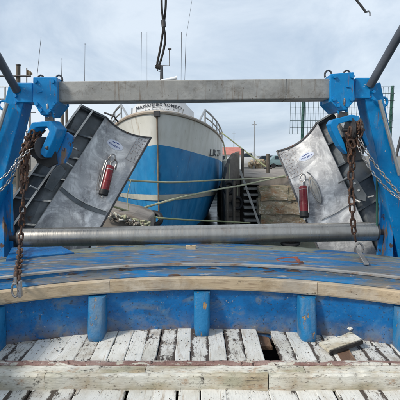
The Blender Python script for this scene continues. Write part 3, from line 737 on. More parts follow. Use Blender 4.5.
for lab, bx, cnt in (('tangle of rusty chain links bunched over the left block sheave', (22, 33, 134, 166), 16), ('tangle of rusty chain links bunched inside the right block', (347, 361, 124, 146), 20)):
    c = thing('chain_tangle', lab, 'chain', P((bx[0]+bx[1])/2, bx[3], 4.65))
    for k in range(cnt):
        f_ = R.random(); q = P(bx[0]+(bx[1]-bx[0])*((1-f_)*R.uniform(.2, 1) + f_*R.uniform(0, .45)) if bx[0] < 200 else R.uniform(bx[0], bx[1]), bx[2]+(bx[3]-bx[2])*f_, R.uniform(4.5, 4.72))
        inst('link', BIG if k % 3 else MED, Matrix.Translation(q) @ Matrix.Rotation(R.uniform(0, 6.3), 4, 'Z') @ Matrix.Rotation(R.uniform(-.6, .6) + (.35 if bx[0] < 200 else 0), 4, 'Y') @ Matrix.Rotation(R.uniform(-.5, .5), 4, 'X'), c)

# ------------------------------------------------------------------ trawl doors
class Door:
    def __init__(s, A, B, C, D, E, F, camber, name_label):
        s.A, s.B, s.C, s.D, s.E, s.F = [P(*q) for q in (A, B, C, D, E, F)]
        s.camber = camber
        n = (s.B-s.A).cross(s.D-s.A).normalized()
        s.n = n if n.y < 0 else -n            # towards the camera
        s.t = thing('trawl_door', name_label, 'trawl door', s.C, group='steel trawl doors hanging at the stern')
    def plate(s, u, v, lift=0.):
        p = s.A.lerp(s.B, u).lerp(s.D.lerp(s.C, u), v)
        sag = (s.D-s.A).normalized()*(.075*4*u*(1-u)*max(0., 1-v*1.4))
        return p + sag + s.n*(lift - s.camber*4*u*(1-u))
    def band(s, a, b, lift=0.):               # a along the length, b: 0 outer edge, 1 at the smooth plate
        return s.E.lerp(s.F, a).lerp(s.A.lerp(s.D, a), b) + s.n*lift
    def at(s, px, py, lift=0.):
        u, v = .5, .4
        for _ in range(12):
            x, y = proj(s.plate(u, v)); e = 1e-3
            xu, yu = proj(s.plate(u+e, v)); xv, yv = proj(s.plate(u, v+e))
            a, b, c, d = (xu-x)/e, (xv-x)/e, (yu-y)/e, (yv-y)/e
            det = a*d-b*c; dx, dy = px-x, py-y
            u += (dx*d-b*dy)/det; v += (a*dy-c*dx)/det
        return s.plate(u, v, lift)
    def strip(s, name, fn, a0, a1, hw, h, m, n=14, bw=None):
        """raised strip following fn(param)->(point); hw half width vector fn"""
        bm = NB(); rings = []
        for k in range(n+1):
            q = a0+(a1-a0)*k/n; p = fn(q); t_ = (fn(q+.01)-fn(q-.01)).normalized(); sd_ = t_.cross(s.n).normalized()*hw
            rings.append([bm.verts.new(x) for x in (p-sd_, p+sd_, p+sd_+s.n*h, p-sd_+s.n*h)])
        for p_, q_ in zip(rings, rings[1:]):
            for k in range(4): bm.faces.new((p_[k], p_[(k+1) % 4], q_[(k+1) % 4], q_[k]))
        bm.faces.new(rings[0]); bm.faces.new(rings[-1][::-1])
        return obj(name, bm, m, s.t)
    def build(s, ribs, mids, depth=.13):
        bm = NB(); nu, nv = 14, 24; f = [[bm.verts.new(s.plate(i/nu, j/nv)) for i in range(nu+1)] for j in range(nv+1)]
        b = [[bm.verts.new(s.plate(i/nu, j/nv, -.025)) for i in range(nu+1)] for j in range(nv+1)]
        for j in range(nv):
            for i in range(nu):
                bm.faces.new((f[j][i], f[j][i+1], f[j+1][i+1], f[j+1][i])); bm.faces.new((b[j][i], b[j+1][i], b[j+1][i+1], b[j][i+1]))
        for j in range(nv):
            for i in (0, nu): bm.faces.new((f[j][i], f[j+1][i], b[j+1][i], b[j][i]))
        for i in range(nu):
            for j in (0, nv): bm.faces.new((f[j][i], f[j][i+1], b[j][i+1], b[j][i]))
        obj('face_plate', bm, 'plate', s.t, smooth=True)
        # recessed bay floor
        bm = NB(); hexa(bm, [s.band(0, -.02, -depth-.015), s.band(1, -.02, -depth-.015), s.band(1, 1.02, -depth-.015), s.band(0, 1.02, -depth-.015),
                             s.band(0, -.02, -depth), s.band(1, -.02, -depth), s.band(1, 1.02, -depth), s.band(0, 1.02, -depth)])
        obj('bay_floor', bm, 'bay', s.t)
        for b0 in mids:      # long stiffeners
            bb = lambda a, b0=b0: s.band(a, b0, -depth+.001)
            s.strip('stiffener', bb, 0, 1, .006, depth-.004, 'bay')
            bt = lambda a, b0=b0: s.band(a, b0, -.002)
            s.strip('edge_bar', bt, 0, 1, .013, .014, 'bright_steel')
        s.strip('stiffener', lambda a: s.band(a, 1.0, -depth+.001), 0, 1, .006, depth-.003, 'bay')
        for a in ribs:       # cross ribs with a curved top edge
            bm = NB(); rings = []
            for k in range(11):
                q = k/10; h = depth*(.55 + .42*abs(2*q-1)**1.5)
                rings.append([bm.verts.new(x) for x in (s.band(a, q, -depth+.002), s.band(a+.012, q, -depth+.002), s.band(a+.012, q, -depth+h), s.band(a, q, -depth+h))])
            for p_, q_ in zip(rings, rings[1:]):
                for k in range(4): bm.faces.new((p_[k], p_[(k+1) % 4], q_[(k+1) % 4], q_[k]))
            bm.faces.new(rings[0]); bm.faces.new(rings[-1][::-1])
            obj('rib', bm, 'bay', s.t)
        # top closing plate and rim bars of the smooth face
        s.strip('rim_bar', lambda v: s.plate(1, v, -.03), 0, 1, .012, .05, 'dark_steel')
        s.strip('rim_bar', lambda u: s.plate(u, 0, -.03), 0, 1, .010, .045, 'dark_steel')
        s.strip('rim_bar', lambda u: s.plate(u, 1, -.03), 0, 1, .010, .045, 'dark_steel')
        s.strip('rim_bar', lambda v: s.band(0, v, -depth), 0, 1, .012, depth, 'bay')
        s.strip('rim_bar', lambda v: s.band(1, v, -depth), 0, 1, .012, depth, 'bay')
    def sticker(s, cx, cy, dx, dy, a, b, word, flip=1):
        d = Vector((dx, dy)).normalized(); e = Vector((-d.y, d.x))
        bm = NB(); c_ = bm.verts.new(s.at(cx, cy, .003)); ring = []
        for k in range(28):
            th = 2*pi*k/28; q = Vector((cx, cy)) + d*a*cos(th) + e*b*sin(th); ring.append(bm.verts.new(s.at(q.x, q.y, .003)))
        for k in range(28): bm.faces.new((c_, ring[k], ring[(k+1) % 28]))
        st_ = obj('sticker', bm, 'sticker', s.t)
        def fn(x, y):
            q = Vector((cx, cy)) + d*(a*1.45*x) - e*(b*.62*y - b*.20); return s.at(q.x, q.y, .0045)
        text_mesh(word, fn, 'lettering', 'ink_blue', st_, bold=.02)
        bm = NB()          # wave mark over the word
        for (x0, x1, y0, h) in ((-.45, -.02, -.30, .32), (-.05, .45, -.42, .34)):
            pts = []
            for k in range(9): t_ = k/8; pts.append((x0+(x1-x0)*t_, y0+h*sin(pi*t_)*.7-.05))
            for k in range(8, -1, -1): t_ = k/8; pts.append((x0+(x1-x0)*t_, y0+h*sin(pi*t_)*.25+.08*(1-t_)))
            vs = []
            for x, y in pts:
                q = Vector((cx, cy)) + d*(a*x) + e*(b*(y-.22)); vs.append(bm.verts.new(s.at(q.x, q.y, .0045)))
            bm.faces.new(vs)
        obj('wave_mark', bm, 'ink_blue', st_)
    def marks(s, o, d, e, rows, cols, sz):
        """burned-in character rows, too worn to read, inside a thin frame"""
        bm = NB(); o = Vector(o); d = Vector(d); e = Vector(e)
        for r_ in range(rows):
            for c_ in range(cols):
                if R.random() < .14: continue
                for _ in range(3):
                    q = o + d*(c_+R.uniform(0, .55)) + e*(r_+R.uniform(0, .6)); w_ = (d if R.random() < .5 else e)*R.uniform(.25, .5)
                    a = s.at(q.x, q.y, .003); b = s.at(q.x+w_.x, q.y+w_.y, .003)
                    if (b-a).length > 1e-4: bar(bm, a, b, sz, .004, s.n)
        obj('burned_marks', bm, 'weld', s.t)
        bm = NB(); cs = [o-d*.5-e*.4, o+d*(cols+.4)-e*.4, o+d*(cols+.4)+e*(rows+.3), o-d*.5+e*(rows+.3)]
        for k in range(4):
            a, b = cs[k], cs[(k+1) % 4]; bar(bm, s.at(a.x, a.y, .003), s.at(b.x, b.y, .003), sz*.8, .004, s.n)
        obj('mark_frame', bm, 'weld', s.t)
dl = Door((106, 117, 5.95), (151, 137.5, 6.2), (83, 259, 5.5), (20, 250, 5.2), (81, 105, 5.82), (-25, 250, 5.1), .05,
          'steel trawl door leaning left of the boat bow, ribbed side to the left')
dl.build([.0, .165, .33, .49, .65, .82, .985], [.0, .46])
dl.sticker(115, 145, 16, 8.5, 8.6, 4.3, 'Morgère')
dl.marks((139, 137), (-1.7, 3.0), (2.6, 1.3), 3, 7, .0035)
dr = Door((317, 122.5, 5.95), (277, 151, 6.12), (324, 263, 5.45), (381, 262, 5.2), (334, 112, 5.82), (416, 240, 5.15), .05,
          'steel trawl door leaning on the right, pale face toward the quay')
dr.build([.0, .165, .33, .49, .65, .82, .985], [.0])
dr.sticker(306.5, 156.5, 13, -6.3, 8.2, 3.4, 'Morgère')
dr.marks((280, 153.5), (1.35, 3.0), (3.4, -1.7), 3, 8, .0035)
# curved stiffeners across the faces
def arcstrip(d, pts, hw, h, m, name='cross_stiffener'):
    sp = spline([d.at(x, y, 0) for x, y in pts], 6)
    bm = NB(); rings = []
    for k, p in enumerate(sp):
        t_ = (sp[min(k+1, len(sp)-1)]-sp[max(k-1, 0)]).normalized(); sd_ = t_.cross(d.n).normalized()*hw
        rings.append([bm.verts.new(x) for x in (p-sd_-d.n*.02, p+sd_-d.n*.02, p+sd_+d.n*h, p-sd_+d.n*h)])
    for p_, q_ in zip(rings, rings[1:]):
        for k in range(4): bm.faces.new((p_[k], p_[(k+1) % 4], q_[(k+1) % 4], q_[k]))
    bm.faces.new(rings[0]); bm.faces.new(rings[-1][::-1])
    obj(name, bm, m, d.t)
arcstrip(dl, [(61, 188), (72, 198), (86, 206.5), (105, 213)], .030, .03, 'bay')
arcstrip(dl, [(61.5, 186.5), (73, 195.8), (87, 204), (106, 211.3)], .006, .045, 'bright_steel')
arcstrip(dr, [(321, 219.5), (335, 213), (348, 205), (361, 199), (374, 196)], .009, .03, 'bright_steel')
for q in (((339, 183.5), (350, 177.5)), ((355, 200), (361, 203))):
    bm = NB(); tube(bm, [dr.at(*q[0], .07), dr.at(*q[1], .09)], .016, 10); obj('pin', bm, 'bright_steel', dr.t, smooth=True)
for q in (((60, 160), (72, 167)), ((70, 147), (76, 150)), ((30, 186), (38, 190))):
    bm = NB(); tube(bm, [dl.at(*q[0], .05), dl.at(*q[1], .05)], .014, 10); obj('pin', bm, 'bright_steel', dl.t, smooth=True)
# grab rods and chain plates on the ribbed side
bm = NB(); tube(bm, [dl.at(118, 122, .0), dl.at(112, 118, .12), dl.at(104, 113, .02)], .012, 8); obj('handle', bm, 'dark_steel', dl.t, smooth=True)
bm = NB(); prism(bm, [dr.at(x, y, .01) for x, y in ((344, 176), (352, 172), (367, 196), (366, 202), (358, 200))], dr.n*.05); bevel(bm, .006); obj('lug_plate', bm, 'bay', dr.t)
bm = NB(); prism(bm, [dl.at(x, y, .01) for x, y in ((52, 171), (60, 165), (66, 172), (52, 192), (44, 188))], dl.n*.05); bevel(bm, .006); obj('lug_plate', bm, 'bay', dl.t)
for x, y in ((355, 184), (359, 191)):
    bm = NB(); tube(bm, [dr.at(x, y, .055), dr.at(x, y, .075)], .016, 10); obj('bolt', bm, 'bright_steel', dr.t)

# ------------------------------------------------------------------ red sensors hung on the door faces
def sensor(d, top, bot, lab, cage):
    a = d.at(*top, .10); b = d.at(*bot, .10); t = thing('door_sensor', lab, 'sensor', b, group='red sensors on the trawl doors')
    ax = (b-a).normalized(); s = ax.cross(d.n).normalized(); r = .058
    bm = NB(); tube(bm, [a, a+ax*.02, b-ax*.02, b], [r*.8, r, r, r], 24); obj('body', bm, 'red_plastic', t, smooth=True)
    for q in (.0, .12, .24): 
        bm = NB(); p = a+ax*(.05+q*1.4); tube(bm, [p, p+ax*.012], r*1.04, 24); obj('ring', bm, 'red_plastic' if q else 'bright_steel', t, smooth=True)
    bm = NB(); tube(bm, [b, b+ax*.02, b+ax*.075, b+ax*.09], [r*1.08, r*1.14, r*1.14, r*.9], 24); obj('foot', bm, 'rubber', t, smooth=True)
    bm = NB(); tube(bm, [b+ax*.09, b+ax*.12], .02, 12); obj('foot_bolt', bm, 'bright_steel', t, smooth=True)
    for sg in (-1, 1):
        bm = NB(); tube(bm, [a+s*sg*r*1.12-ax*.03+d.n*.02, b+s*sg*r*1.12+ax*.02+d.n*.02], .007, 8); obj('guard_rod', bm, 'bright_steel', t, smooth=True)
    bm = NB(); bar(bm, a-ax*.01-d.n*r, b+ax*.05-d.n*r, .09, .012, d.n); obj('back_plate', bm, 'bright_steel', t)
    bm = NB(); c_ = a-ax*.055; tube(bm, [c_-d.n*.03, c_+d.n*.0, a], .02, 8); obj('neck', bm, 'galv', t, smooth=True)
    bm = NB(); c_ = a-ax*.12; tube(bm, [c_+(s*.038*cos(q)+ax*.06*sin(q)) for q in [k*2*pi/18 for k in range(19)]], .010, 8, cap=False); obj('shackle', bm, 'galv', t, smooth=True)
    if cage:
        for pts in cage:
            bm = NB(); tube(bm, spline([d.at(x, y, l) for x, y, l in pts], 6), .010, 8); obj('lanyard', bm, 'galv', t, smooth=True)
    return t
sensor(dl, (109, 166.5), (103, 190), 'red cylindrical sensor with black foot on the left trawl door', [
    [(108, 158, .1), (103, 166, .09), (99, 178, .05), (97, 190, .02)], [(112, 160, .14), (115, 163, .12), (114.5, 170, .08)], [(105, 161, .1), (101, 172, .1), (100, 186, .06)]])
sensor(dr, (304.5, 187), (305.5, 212), 'red cylindrical sensor with black foot on the right trawl door', [
    [(308, 173, .1), (312, 176, .05), (318, 186, .03), (321, 196, .02)]])
# long oval link plate beside the right sensor
lk = thing('link_plate', 'grey oval steel link plate hanging beside the right red sensor', 'link plate', dr.at(316, 190, .03))
bm = NB(); c_ = dr.at(315.5, 190, .03); up = (dr.at(310, 177, .03)-c_); sd2 = up.cross(dr.n).normalized()*.055
pts = [c_ + up*cos(q) + sd2*sin(q) for q in [2*pi*k/26 for k in range(26)]]
prism(bm, pts, dr.n*.02); bevel(bm, .004); obj('plate', bm, 'beam_steel', lk)
bm = NB(); tube(bm, [c_ + up*.78*cos(q) + sd2*.6*sin(q) + dr.n*.022 for q in [2*pi*k/26 for k in range(27)]], .005, 6, cap=False); obj('raised_edge', bm, 'bright_steel', lk, smooth=True)

# ------------------------------------------------------------------ the boat behind
boat = thing('fishing_boat', 'moored fishing boat with white and blue hull, bow toward the stern roller', 'boat', P(157, 230, 9.0))
ST = P(157, 113, 9.0); ax = Vector((-.057, 1, 0)).normalized(); sd3 = Vector((ax.y, -ax.x, 0))
BL = 17.
def half(s): return 2.65*min(1, (max(s, 0)/10.5))**.52 if s < 10.5 else 2.65*(1-.12*((s-10.5)/(BL-10.5))**2)
def zs(s): return ST.z - .30*min(1, s/9)
def zb(s): return 1.93 - .62*min(1, s/11)**.75
def zst(s): return .70 - .075*s if s < 11 else -.125
def hp3(s, z, side):
    h = half(s); top = zs(s); f = max(0., (top-z)/(top+1.3))      # 0 sheer .. 1 keel
    full = .36+.64*min(1, s/5.5)
    b = h*(1 - (1-full)*min(1, f*1.25)**.8) * (1 - .34*max(0, f-.5)/.5)
    rake = .55*f*(1-min(1, s/2))
    p = Vector((ST.x, ST.y, 0)) + ax*(s+rake*1.0) + sd3*side*b; p.z = z
    return p
SS = [0, .04, .12, .25, .45, .7, 1, 1.4, 1.9, 2.5, 3.2, 4, 5, 6, 7.5, 9, 10.5, 12, 14, 15.5, BL]
def hullstrip(name, f0, f1, m, nz=6, outw=0.):
    bm = NB()
    for side in (-1, 1):
        g = [[bm.verts.new(hp3(s, f0(s)+(f1(s)-f0(s))*k/nz, side) + sd3*side*outw - ax*outw*(1 if s < .5 else .3)) for k in range(nz+1)] for s in SS]
        for a, b in zip(g, g[1:]):
            for k in range(nz): bm.faces.new((a[k], a[k+1], b[k+1], b[k]) if side > 0 else (b[k], b[k+1], a[k+1], a[k]))
    # transom
    bmesh.ops.remove_doubles(bm, verts=bm.verts, dist=.0004)
    return obj(name, bm, m, boat, smooth=True)
hullstrip('upper_hull', zs, zb, 'hull_white')
hullstrip('lower_hull', zb, lambda s: -.6, 'hull_blue', 10)
hullstrip('keel_hull', lambda s: -.6, lambda s: -1.25, 'antifoul', 3)
hullstrip('waterline_stripe', lambda s: zst(s)+.09, lambda s: zst(s)-.05, 'boat_stripe', 2, .02)
bm = NB(); hexa(bm, [hp3(BL, -1.25, -1), hp3(BL, -1.25, 1), hp3(BL, -1.25, 1)+ax*.05, hp3(BL, -1.25, -1)+ax*.05, hp3(BL, zs(BL), -1), hp3(BL, zs(BL), 1), hp3(BL, zs(BL), 1)+ax*.05, hp3(BL, zs(BL), -1)+ax*.05]); obj('transom', bm, 'hull_white', boat)
bm = NB()
for a, b in zip(SS, SS[1:]):
    if b < .1: continue
    dn = Vector((0, 0, -.45)); quad(bm, hp3(a, zs(a)-.45, -1), hp3(a, zs(a)-.45, 1), hp3(b, zs(b)-.45, 1), hp3(b, zs(b)-.45, -1))
obj('foredeck', bm, 'concrete', boat)
for side in (-1, 1):
    bm = NB(); tube(bm, [hp3(s, zs(s)+.02, side) for s in SS], .045, 8); obj('gunwale', bm, 'cap_wood', boat, smooth=True)
bm = NB(); tube(bm, [hp3(0, ST.z+.03-k*.3, 1)-ax*.01 for k in range(12)], .018, 8); obj('stem_bar', bm, 'stem_trim', boat, smooth=True)
bm = NB(); box(bm, ST+Vector((0, -.02, -.02)), (.14, .14, .12)); bevel(bm, .01); obj('stem_fitting', bm, 'dark_steel', boat)
for side in (-1, 1):
    s0, s1 = (1.7, 13) if side > 0 else (.9, 12)
    ss = [s0+(s1-s0)*k/16 for k in range(17)]
    rh = lambda s: (.55 if s > s0+.01 else .0)
    pr = [hp3(s, zs(s)+.02+.40*min(1, (s-s0)/.6), side) for s in ss]
    bm = NB(); tube(bm, pr, .028, 8); obj('hand_rail', bm, 'chrome', boat, smooth=True)
    bm = NB(); tube(bm, [hp3(s, zs(s)+.22, side) for s in ss[1:]], .02, 8); obj('hand_rail', bm, 'chrome', boat, smooth=True)
    for s in ss[1::2]:
        bm = NB(); tube(bm, [hp3(s, zs(s), side), hp3(s, zs(s)+.42, side)], .022, 8); obj('rail_post', bm, 'chrome', boat, smooth=True)
# wheelhouse with rounded front
WH = 13.0
def wh(x, y_, off=0.):     # x pixel on the front, y pixel height; front bulges toward the bow
    p = P(x, y_, WH); dx = p.x - P(161, 0, WH).x; p.y = WH + .42*dx*dx - off; return p
bm = NB(); rings = []
outline = [(128, 118), (128.3, 113), (131, 108.5), (134, 105.5), (137.5, 103), (137.5, 84), (161, 83), (186, 84), (186, 103.5), (190.5, 106.5), (193.3, 110.5), (193.6, 118)]
nx = 26
top = []
for k in range(nx+1):
    x = 128+65.6*k/nx
    if x < 137.5: yt = 109.5-(x-128)/9.5*7.8
    elif x > 186: yt = 103.5+(x-186)/7.6*7.5
    else: yt = 84
    top.append((x, yt))
f = []; b = []
for x, yt in top:
    f.append((bm.verts.new(wh(x, 120)), bm.verts.new(wh(x, yt)))); q0_ = wh(x, 120); q1_ = wh(x, yt)
    b.append((bm.verts.new(Vector((q0_.x*1.0-.2, WH+4, q0_.z))), bm.verts.new(Vector((q1_.x-.2, WH+4, q1_.z)))))
for k in range(nx):
    bm.faces.new((f[k][0], f[k+1][0], f[k+1][1], f[k][1])); bm.faces.new((f[k][1], f[k+1][1], b[k+1][1], b[k][1])); bm.faces.new((b[k+1][0], b[k][0], b[k][1], b[k+1][1]))
bm.faces.new((f[0][0], f[0][1], b[0][1], b[0][0])); bm.faces.new((f[-1][1], f[-1][0], b[-1][0], b[-1][1]))
obj('wheelhouse', bm, 'house_white', boat)
for x0, x1 in ((140, 148), (149.5, 160), (162, 172.5), (174, 183)):
    bm = NB(); vs = [wh(x0, 98.5, .01), wh(x1, 98.5, .01), wh(x1, 88, .01), wh(x0, 88, .01)]; prism(bm, vs, Vector((0, -.02, 0))); obj('window', bm, 'glass', boat)
text_mesh('MARIANNES ROMBO', lambda a, b: wh(158 + a*47, 104.6 - b*3.4 + 13*a*a, .02), 'name_lettering', 'ink_dark', boat, bold=.012)
text_mesh('LA ROCHELLE', lambda a, b: wh(160 + a*30, 109.0 - b*1.1 + 3*a*a, .02), 'port_lettering', 'ink_dark', boat)
# pulpit and foredeck gear
for pts in ([(152, 112, 9.6), (152.5, 107.5, 9.7), (160.5, 107.2, 9.7), (161, 112, 9.6)], [(153, 110, 9.62), (160.5, 110, 9.62)], [(177, 111.5, 10.5), (178.5, 108.5, 10.5), (179, 111.5, 10.5)], [(181, 112, 10.5), (183, 109, 10.5), (183.5, 112.5, 10.5)], [(136, 112, 10.4), (136.5, 108.5, 10.4)], [(131.5, 113, 10.4), (132, 108, 10.4)]):
    bm = NB(); q = [P(*p) for p in pts]; q[0].z -= .2
    if len(q) > 3: q[-1].z -= .2
    tube(bm, q, .016, 6); obj('pulpit_tube', bm, 'chrome', boat, smooth=True)
for px, x2, y0, r_ in ((141, 141.5, 32, .006), (147, 147, 32, .006), (181, 181.5, 32, .007), (184.5, 186, 38, .008), (186, 192, 0, .004)):
    bm = NB(); b0 = P(px, 90, 13.6) if px != 186 else P(186, 38, 13.6)
    tube(bm, [b0, P(x2, y0, 13.6)], r_, 6); obj('whip_antenna', bm, 'dark_steel', boat, smooth=True)
bm = NB(); tube(bm, [P(161.7, 90, 13.3), P(161.7, 66, 13.3)], [.07, .04], 10); obj('mast', bm, 'dark_steel', boat, smooth=True)
bm = NB(); tube(bm, [P(155, 65.5, 13.3), P(169.5, 65.8, 13.3), P(169.5, 50, 13.3)], .016, 8); tube(bm, [P(157.5, 66, 13.3), P(157.5, 71, 13.3), P(161, 71.5, 13.3)], .016, 8); tube(bm, [P(168, 49, 13.3), P(171.5, 49, 13.3)], .03, 8); obj('mast_arm', bm, 'dark_steel', boat, smooth=True)
bm = NB(); tube(bm, [P(150, 86, 13.0), P(163, 80.5, 13.0), P(174, 78.5, 13.0), P(177, 77.5, 13)], [.05, .05, .05, .06], 10); obj('boom', bm, 'house_white', boat, smooth=True)
# registration marks on the bow side: broken, unreadable strokes
def hside(s, z, o=.012): return hp3(s, z, 1)+sd3*o-ax*o
v, f_ = text_pts('LR 274', bold=.02)
bm = NB(); vs = [bm.verts.new(hside(5.6+a*3.4, 1.78+b*.24)) for a, b in v]
for q in f_:
    try: bm.faces.new([vs[i] for i in q])
    except ValueError: pass
obj('registration', bm, 'ink_dark', boat, recalc=False)
for s, z in ((8.4, 1.1), (9.6, .5), (10.5, 1.0)):
    fd = thing('fender', {8.4: 'pale cylindrical fender hanging high on the boat side', 9.6: 'dark round fender low on the boat side', 10.5: 'pale fender at the stern end of the boat side'}[s], 'fender', hside(s, z, .2))
    bm = NB(); c_ = hside(s, z, .2); tube(bm, [c_+Vector((0, 0, .45)), c_+Vector((0, 0, .36)), c_+Vector((0, 0, -.36)), c_+Vector((0, 0, -.45))], [.06, .18, .18, .06], 14); obj('body', bm, 'rubber' if s == 9.6 else 'boat_stripe', fd, smooth=True)
    bm = NB(); tube(bm, [c_+Vector((0, 0, .45)), hside(s, zs(s), .05)], .015, 6); obj('line', bm, 'rope_pale', fd, smooth=True)

# ------------------------------------------------------------------ quay on the right
QZ = .98
quay = bpy.data.objects.new('quay', None); COL.objects.link(quay); quay['kind'] = 'structure'; quay.location = (4, 14, 0)
X0, X1, X2 = 1.42, 1.98, 14.
bm = NB(); box(bm, ((X0+X2)/2, 17.2, QZ-.14), (X2-X0, 7.4, .28)); obj('quay_cap', bm, 'concrete', quay)          # cap slab, Y 13.5..20.9
bm = NB(); box(bm, ((X1+X2)/2+.002, 15.0, -.9), (X2-X1, 3.4, 3.18+.0)); obj('quay_core', bm, 'weed', quay)
bm = NB(); box(bm, ((X0+X1)/2, 17.0, -.9), (X1-X0, 5.4, 3.18)); obj('stair_back', bm, 'weed', quay)
# masonry: individual rough stones on the face nearest to us
me_st = []
for v_ in range(5):
    bm = NB(); bmesh.ops.create_cube(bm, size=1); bmesh.ops.subdivide_edges(bm, edges=bm.edges, cuts=2, use_grid_fill=True)
    for v in bm.verts:
        v.co = v.co*1.0 + Vector([R.uniform(-.05, .05), R.uniform(-.05, .05), R.uniform(-.05, .05)])
    me = bpy.data.meshes.new('stone'); bm.to_mesh(me); bm.free(); me.materials.append(M['stone']); me_st.append(me)
z = QZ-.30
while z > -1.2:
    h = R.uniform(.26, .5); x = X1-.05 + R.uniform(0, .15)
    while x < 4.2:
        w_ = R.uniform(.45, 1.0)
        inst('stone', R.choice(me_st), Matrix.Translation((x+w_/2, 13.2+R.uniform(-.02, .02) + .2*(1-(z+1.2)/2), z-h/2)) @ Matrix.Rotation(R.uniform(-.05, .05), 4, 'Y') @ Matrix.Diagonal((w_*1.03, .5, h*1.04, 1)), quay)
        x += w_
    z -= h
bm = NB(); box(bm, (1.12, 17.4, -.5), (.58, 3.6, 1.8)); obj('dark_quay_filler', bm, 'weed', quay)  # dark box added to cover bright water beside the hull
# stair steps in the dark recess
for k in range(9):
    bm = NB(); zz = QZ-.42-k*.21; box(bm, ((X0+X1)/2+.06, 13.75-k*.06, zz), (X1-X0-.02, .34, .08)); bevel(bm, .008, 1); obj('stair_tread', bm, 'beam_steel', quay)
bm = NB(); bar(bm, P(240, 170, 13.2), P(260.5, 228, 12.9), .07, .05, Vector((0, 1, 0))); obj('stair_stringer', bm, 'beam_steel', quay)
# wing wall with sloping top
ww = thing('wing_wall', 'dark weeded wing wall with sloping top beside the quay stairs', 'wall', P(232, 200, 14))
bm = NB(); prism(bm, [P(x, y, 13.9) for x, y in ((225, 260), (225.3, 214), (224.2, 196), (225.2, 178), (226.4, 173), (227.2, 167.5), (229.8, 163.2), (230.6, 159.5), (233.4, 156.8), (235.2, 153.2), (238.6, 152.4), (239.6, 151.2), (240, 260))], Vector((0, 1.6, 0)))
obj('wall_body', bm, 'concrete', ww)
for y_ in (182, 200, 214):
    bm = NB(); bar(bm, P(224.8, y_, 13.82), P(239.8, y_, 13.82), .14, .16); bevel(bm, .012, 1); obj('waling', bm, 'timber', ww)
for px, y0, y1 in ((234, 181, 232), (227, 186, 232), (242.5, 150, 176)):
    pl = thing('timber_pile', {234: 'pale thin timber pile standing before the dark wing wall', 227: 'dark timber pile nearest the boat side', 242.5: 'short grey pile at the top of the quay stairs'}[px], 'pile', P(px, y1, 13.3))
    bm = NB(); tube(bm, [P(px, y1+4, 13.35), P(px, y0, 13.35)], .05, 10); obj('shaft', bm, 'timber', pl, smooth=True)
    bm = NB(); tube(bm, [P(px, y0, 13.35), P(px, y0-1, 13.35)], .058, 10); obj('cap', bm, 'dark_steel', pl, smooth=True)
bo = thing('mooring_post', 'dark mooring post on the quay holding the green rope', 'post', P(268, 176, 14))
bm = NB(); tube(bm, [P(268, 173, 14.2), P(268, 154, 14.2)], .06, 10); obj('shaft', bm, 'timber', bo, smooth=True)
bm = NB(); tube(bm, [P(264, 168, 14.2), P(272, 168, 14.2)], .03, 8); obj('cleat', bm, 'dark_steel', bo, smooth=True)
# ropes
def rope(lab, pts, r, m, sub=None):
    o_ = NB(); tube(o_, spline(pts, 8), r, 7)
    return tag(obj('mooring_rope', o_, m, smooth=True), lab, 'rope', group='mooring ropes')
rope('green rope from the boat rail down to the quay post', [P(222, 133, 17), P(240, 147, 16), P(256, 159.5, 15), P(268, 168, 14.2)], .026, 'rope_green')
rope('pale rope crossing the blue hull at its height to the quay', [P(95, 177, 7.0), P(125, 180, 7.8), P(157, 182, 8.7), P(180, 182.2, 9.1), P(219, 180, 11.4), P(250, 178.7, 13), P(286, 177, 13.4)], .022, 'rope_pale')
rope('pale rope rising from the landing block across the hull to the quay', [P(129, 213, 8.0), P(150, 206, 8.6), P(180, 197.8, 9.2), P(215, 190, 11.2), P(246, 184.5, 12.4), P(286, 175.5, 13.3)], .026, 'rope_pale')
rope('low pale rope running just above the roller', [P(112, 206, 7.2), P(128, 211, 7.6), P(145, 216, 8.1), P(180, 219.5, 8.4), P(224, 221.6, 10.5), P(250, 223, 12.6)], .02, 'rope_green')
rope('thin cord hanging in front of the bow left side', [P(131, 180, 7.6), P(127.5, 196, 7.6), P(129, 214, 7.6)], .008, 'rope_pale')
# landing block between door and bow
lb = thing('landing_block', 'pale weathered landing block with ropes, between left door and bow', 'landing', P(120, 225, 7.4))
bm = NB(); prism(bm, [P(x, y, 7.2) for x, y in ((96, 207), (112, 210.5), (132, 215), (148, 221.5), (149, 262), (96, 262))], Vector((0, 1.3, 0))); bevel(bm, .03, 2)
obj('block', bm, 'concrete', lb)
for k in range(26):
    bm = NB(); x = R.uniform(104, 142); y = 209.5+(x-104)*.27+R.uniform(0, 8); pts = [P(x+R.uniform(-1, 1)+j*R.uniform(1.2, 2.4), y+j*.5+R.uniform(-1.6, 1.6), 7.12+R.uniform(-.05, .05)) for j in range(6)]
    tube(bm, spline(pts, 5), R.uniform(.012, .03), 6); obj('net_fold', bm, R.choice(['rope_pale', 'boat_stripe', 'concrete', 'white_plank_worn']), lb, smooth=True)
tr = thing('tyre_fender', 'dark tyre fender at the foot of the bow stem', 'tyre', P(155, 219, 8.4))
bm = NB(); c_ = P(153, 219, 8.3); tube(bm, [c_+Vector((.17*cos(q), .1*sin(q), .12*sin(q))) for q in [2*pi*k/20 for k in range(21)]], .055, 10, cap=False); obj('tyre', bm, 'rubber', tr, smooth=True)

bm = NB(); box(bm, (-3.2, 27.3, -.6), (11, 1.2, 1.3)); tag(obj('dark_filler_wall', bm, 'weed'), kind='structure')  # dark wall added to hide the bright sky reflection on the water
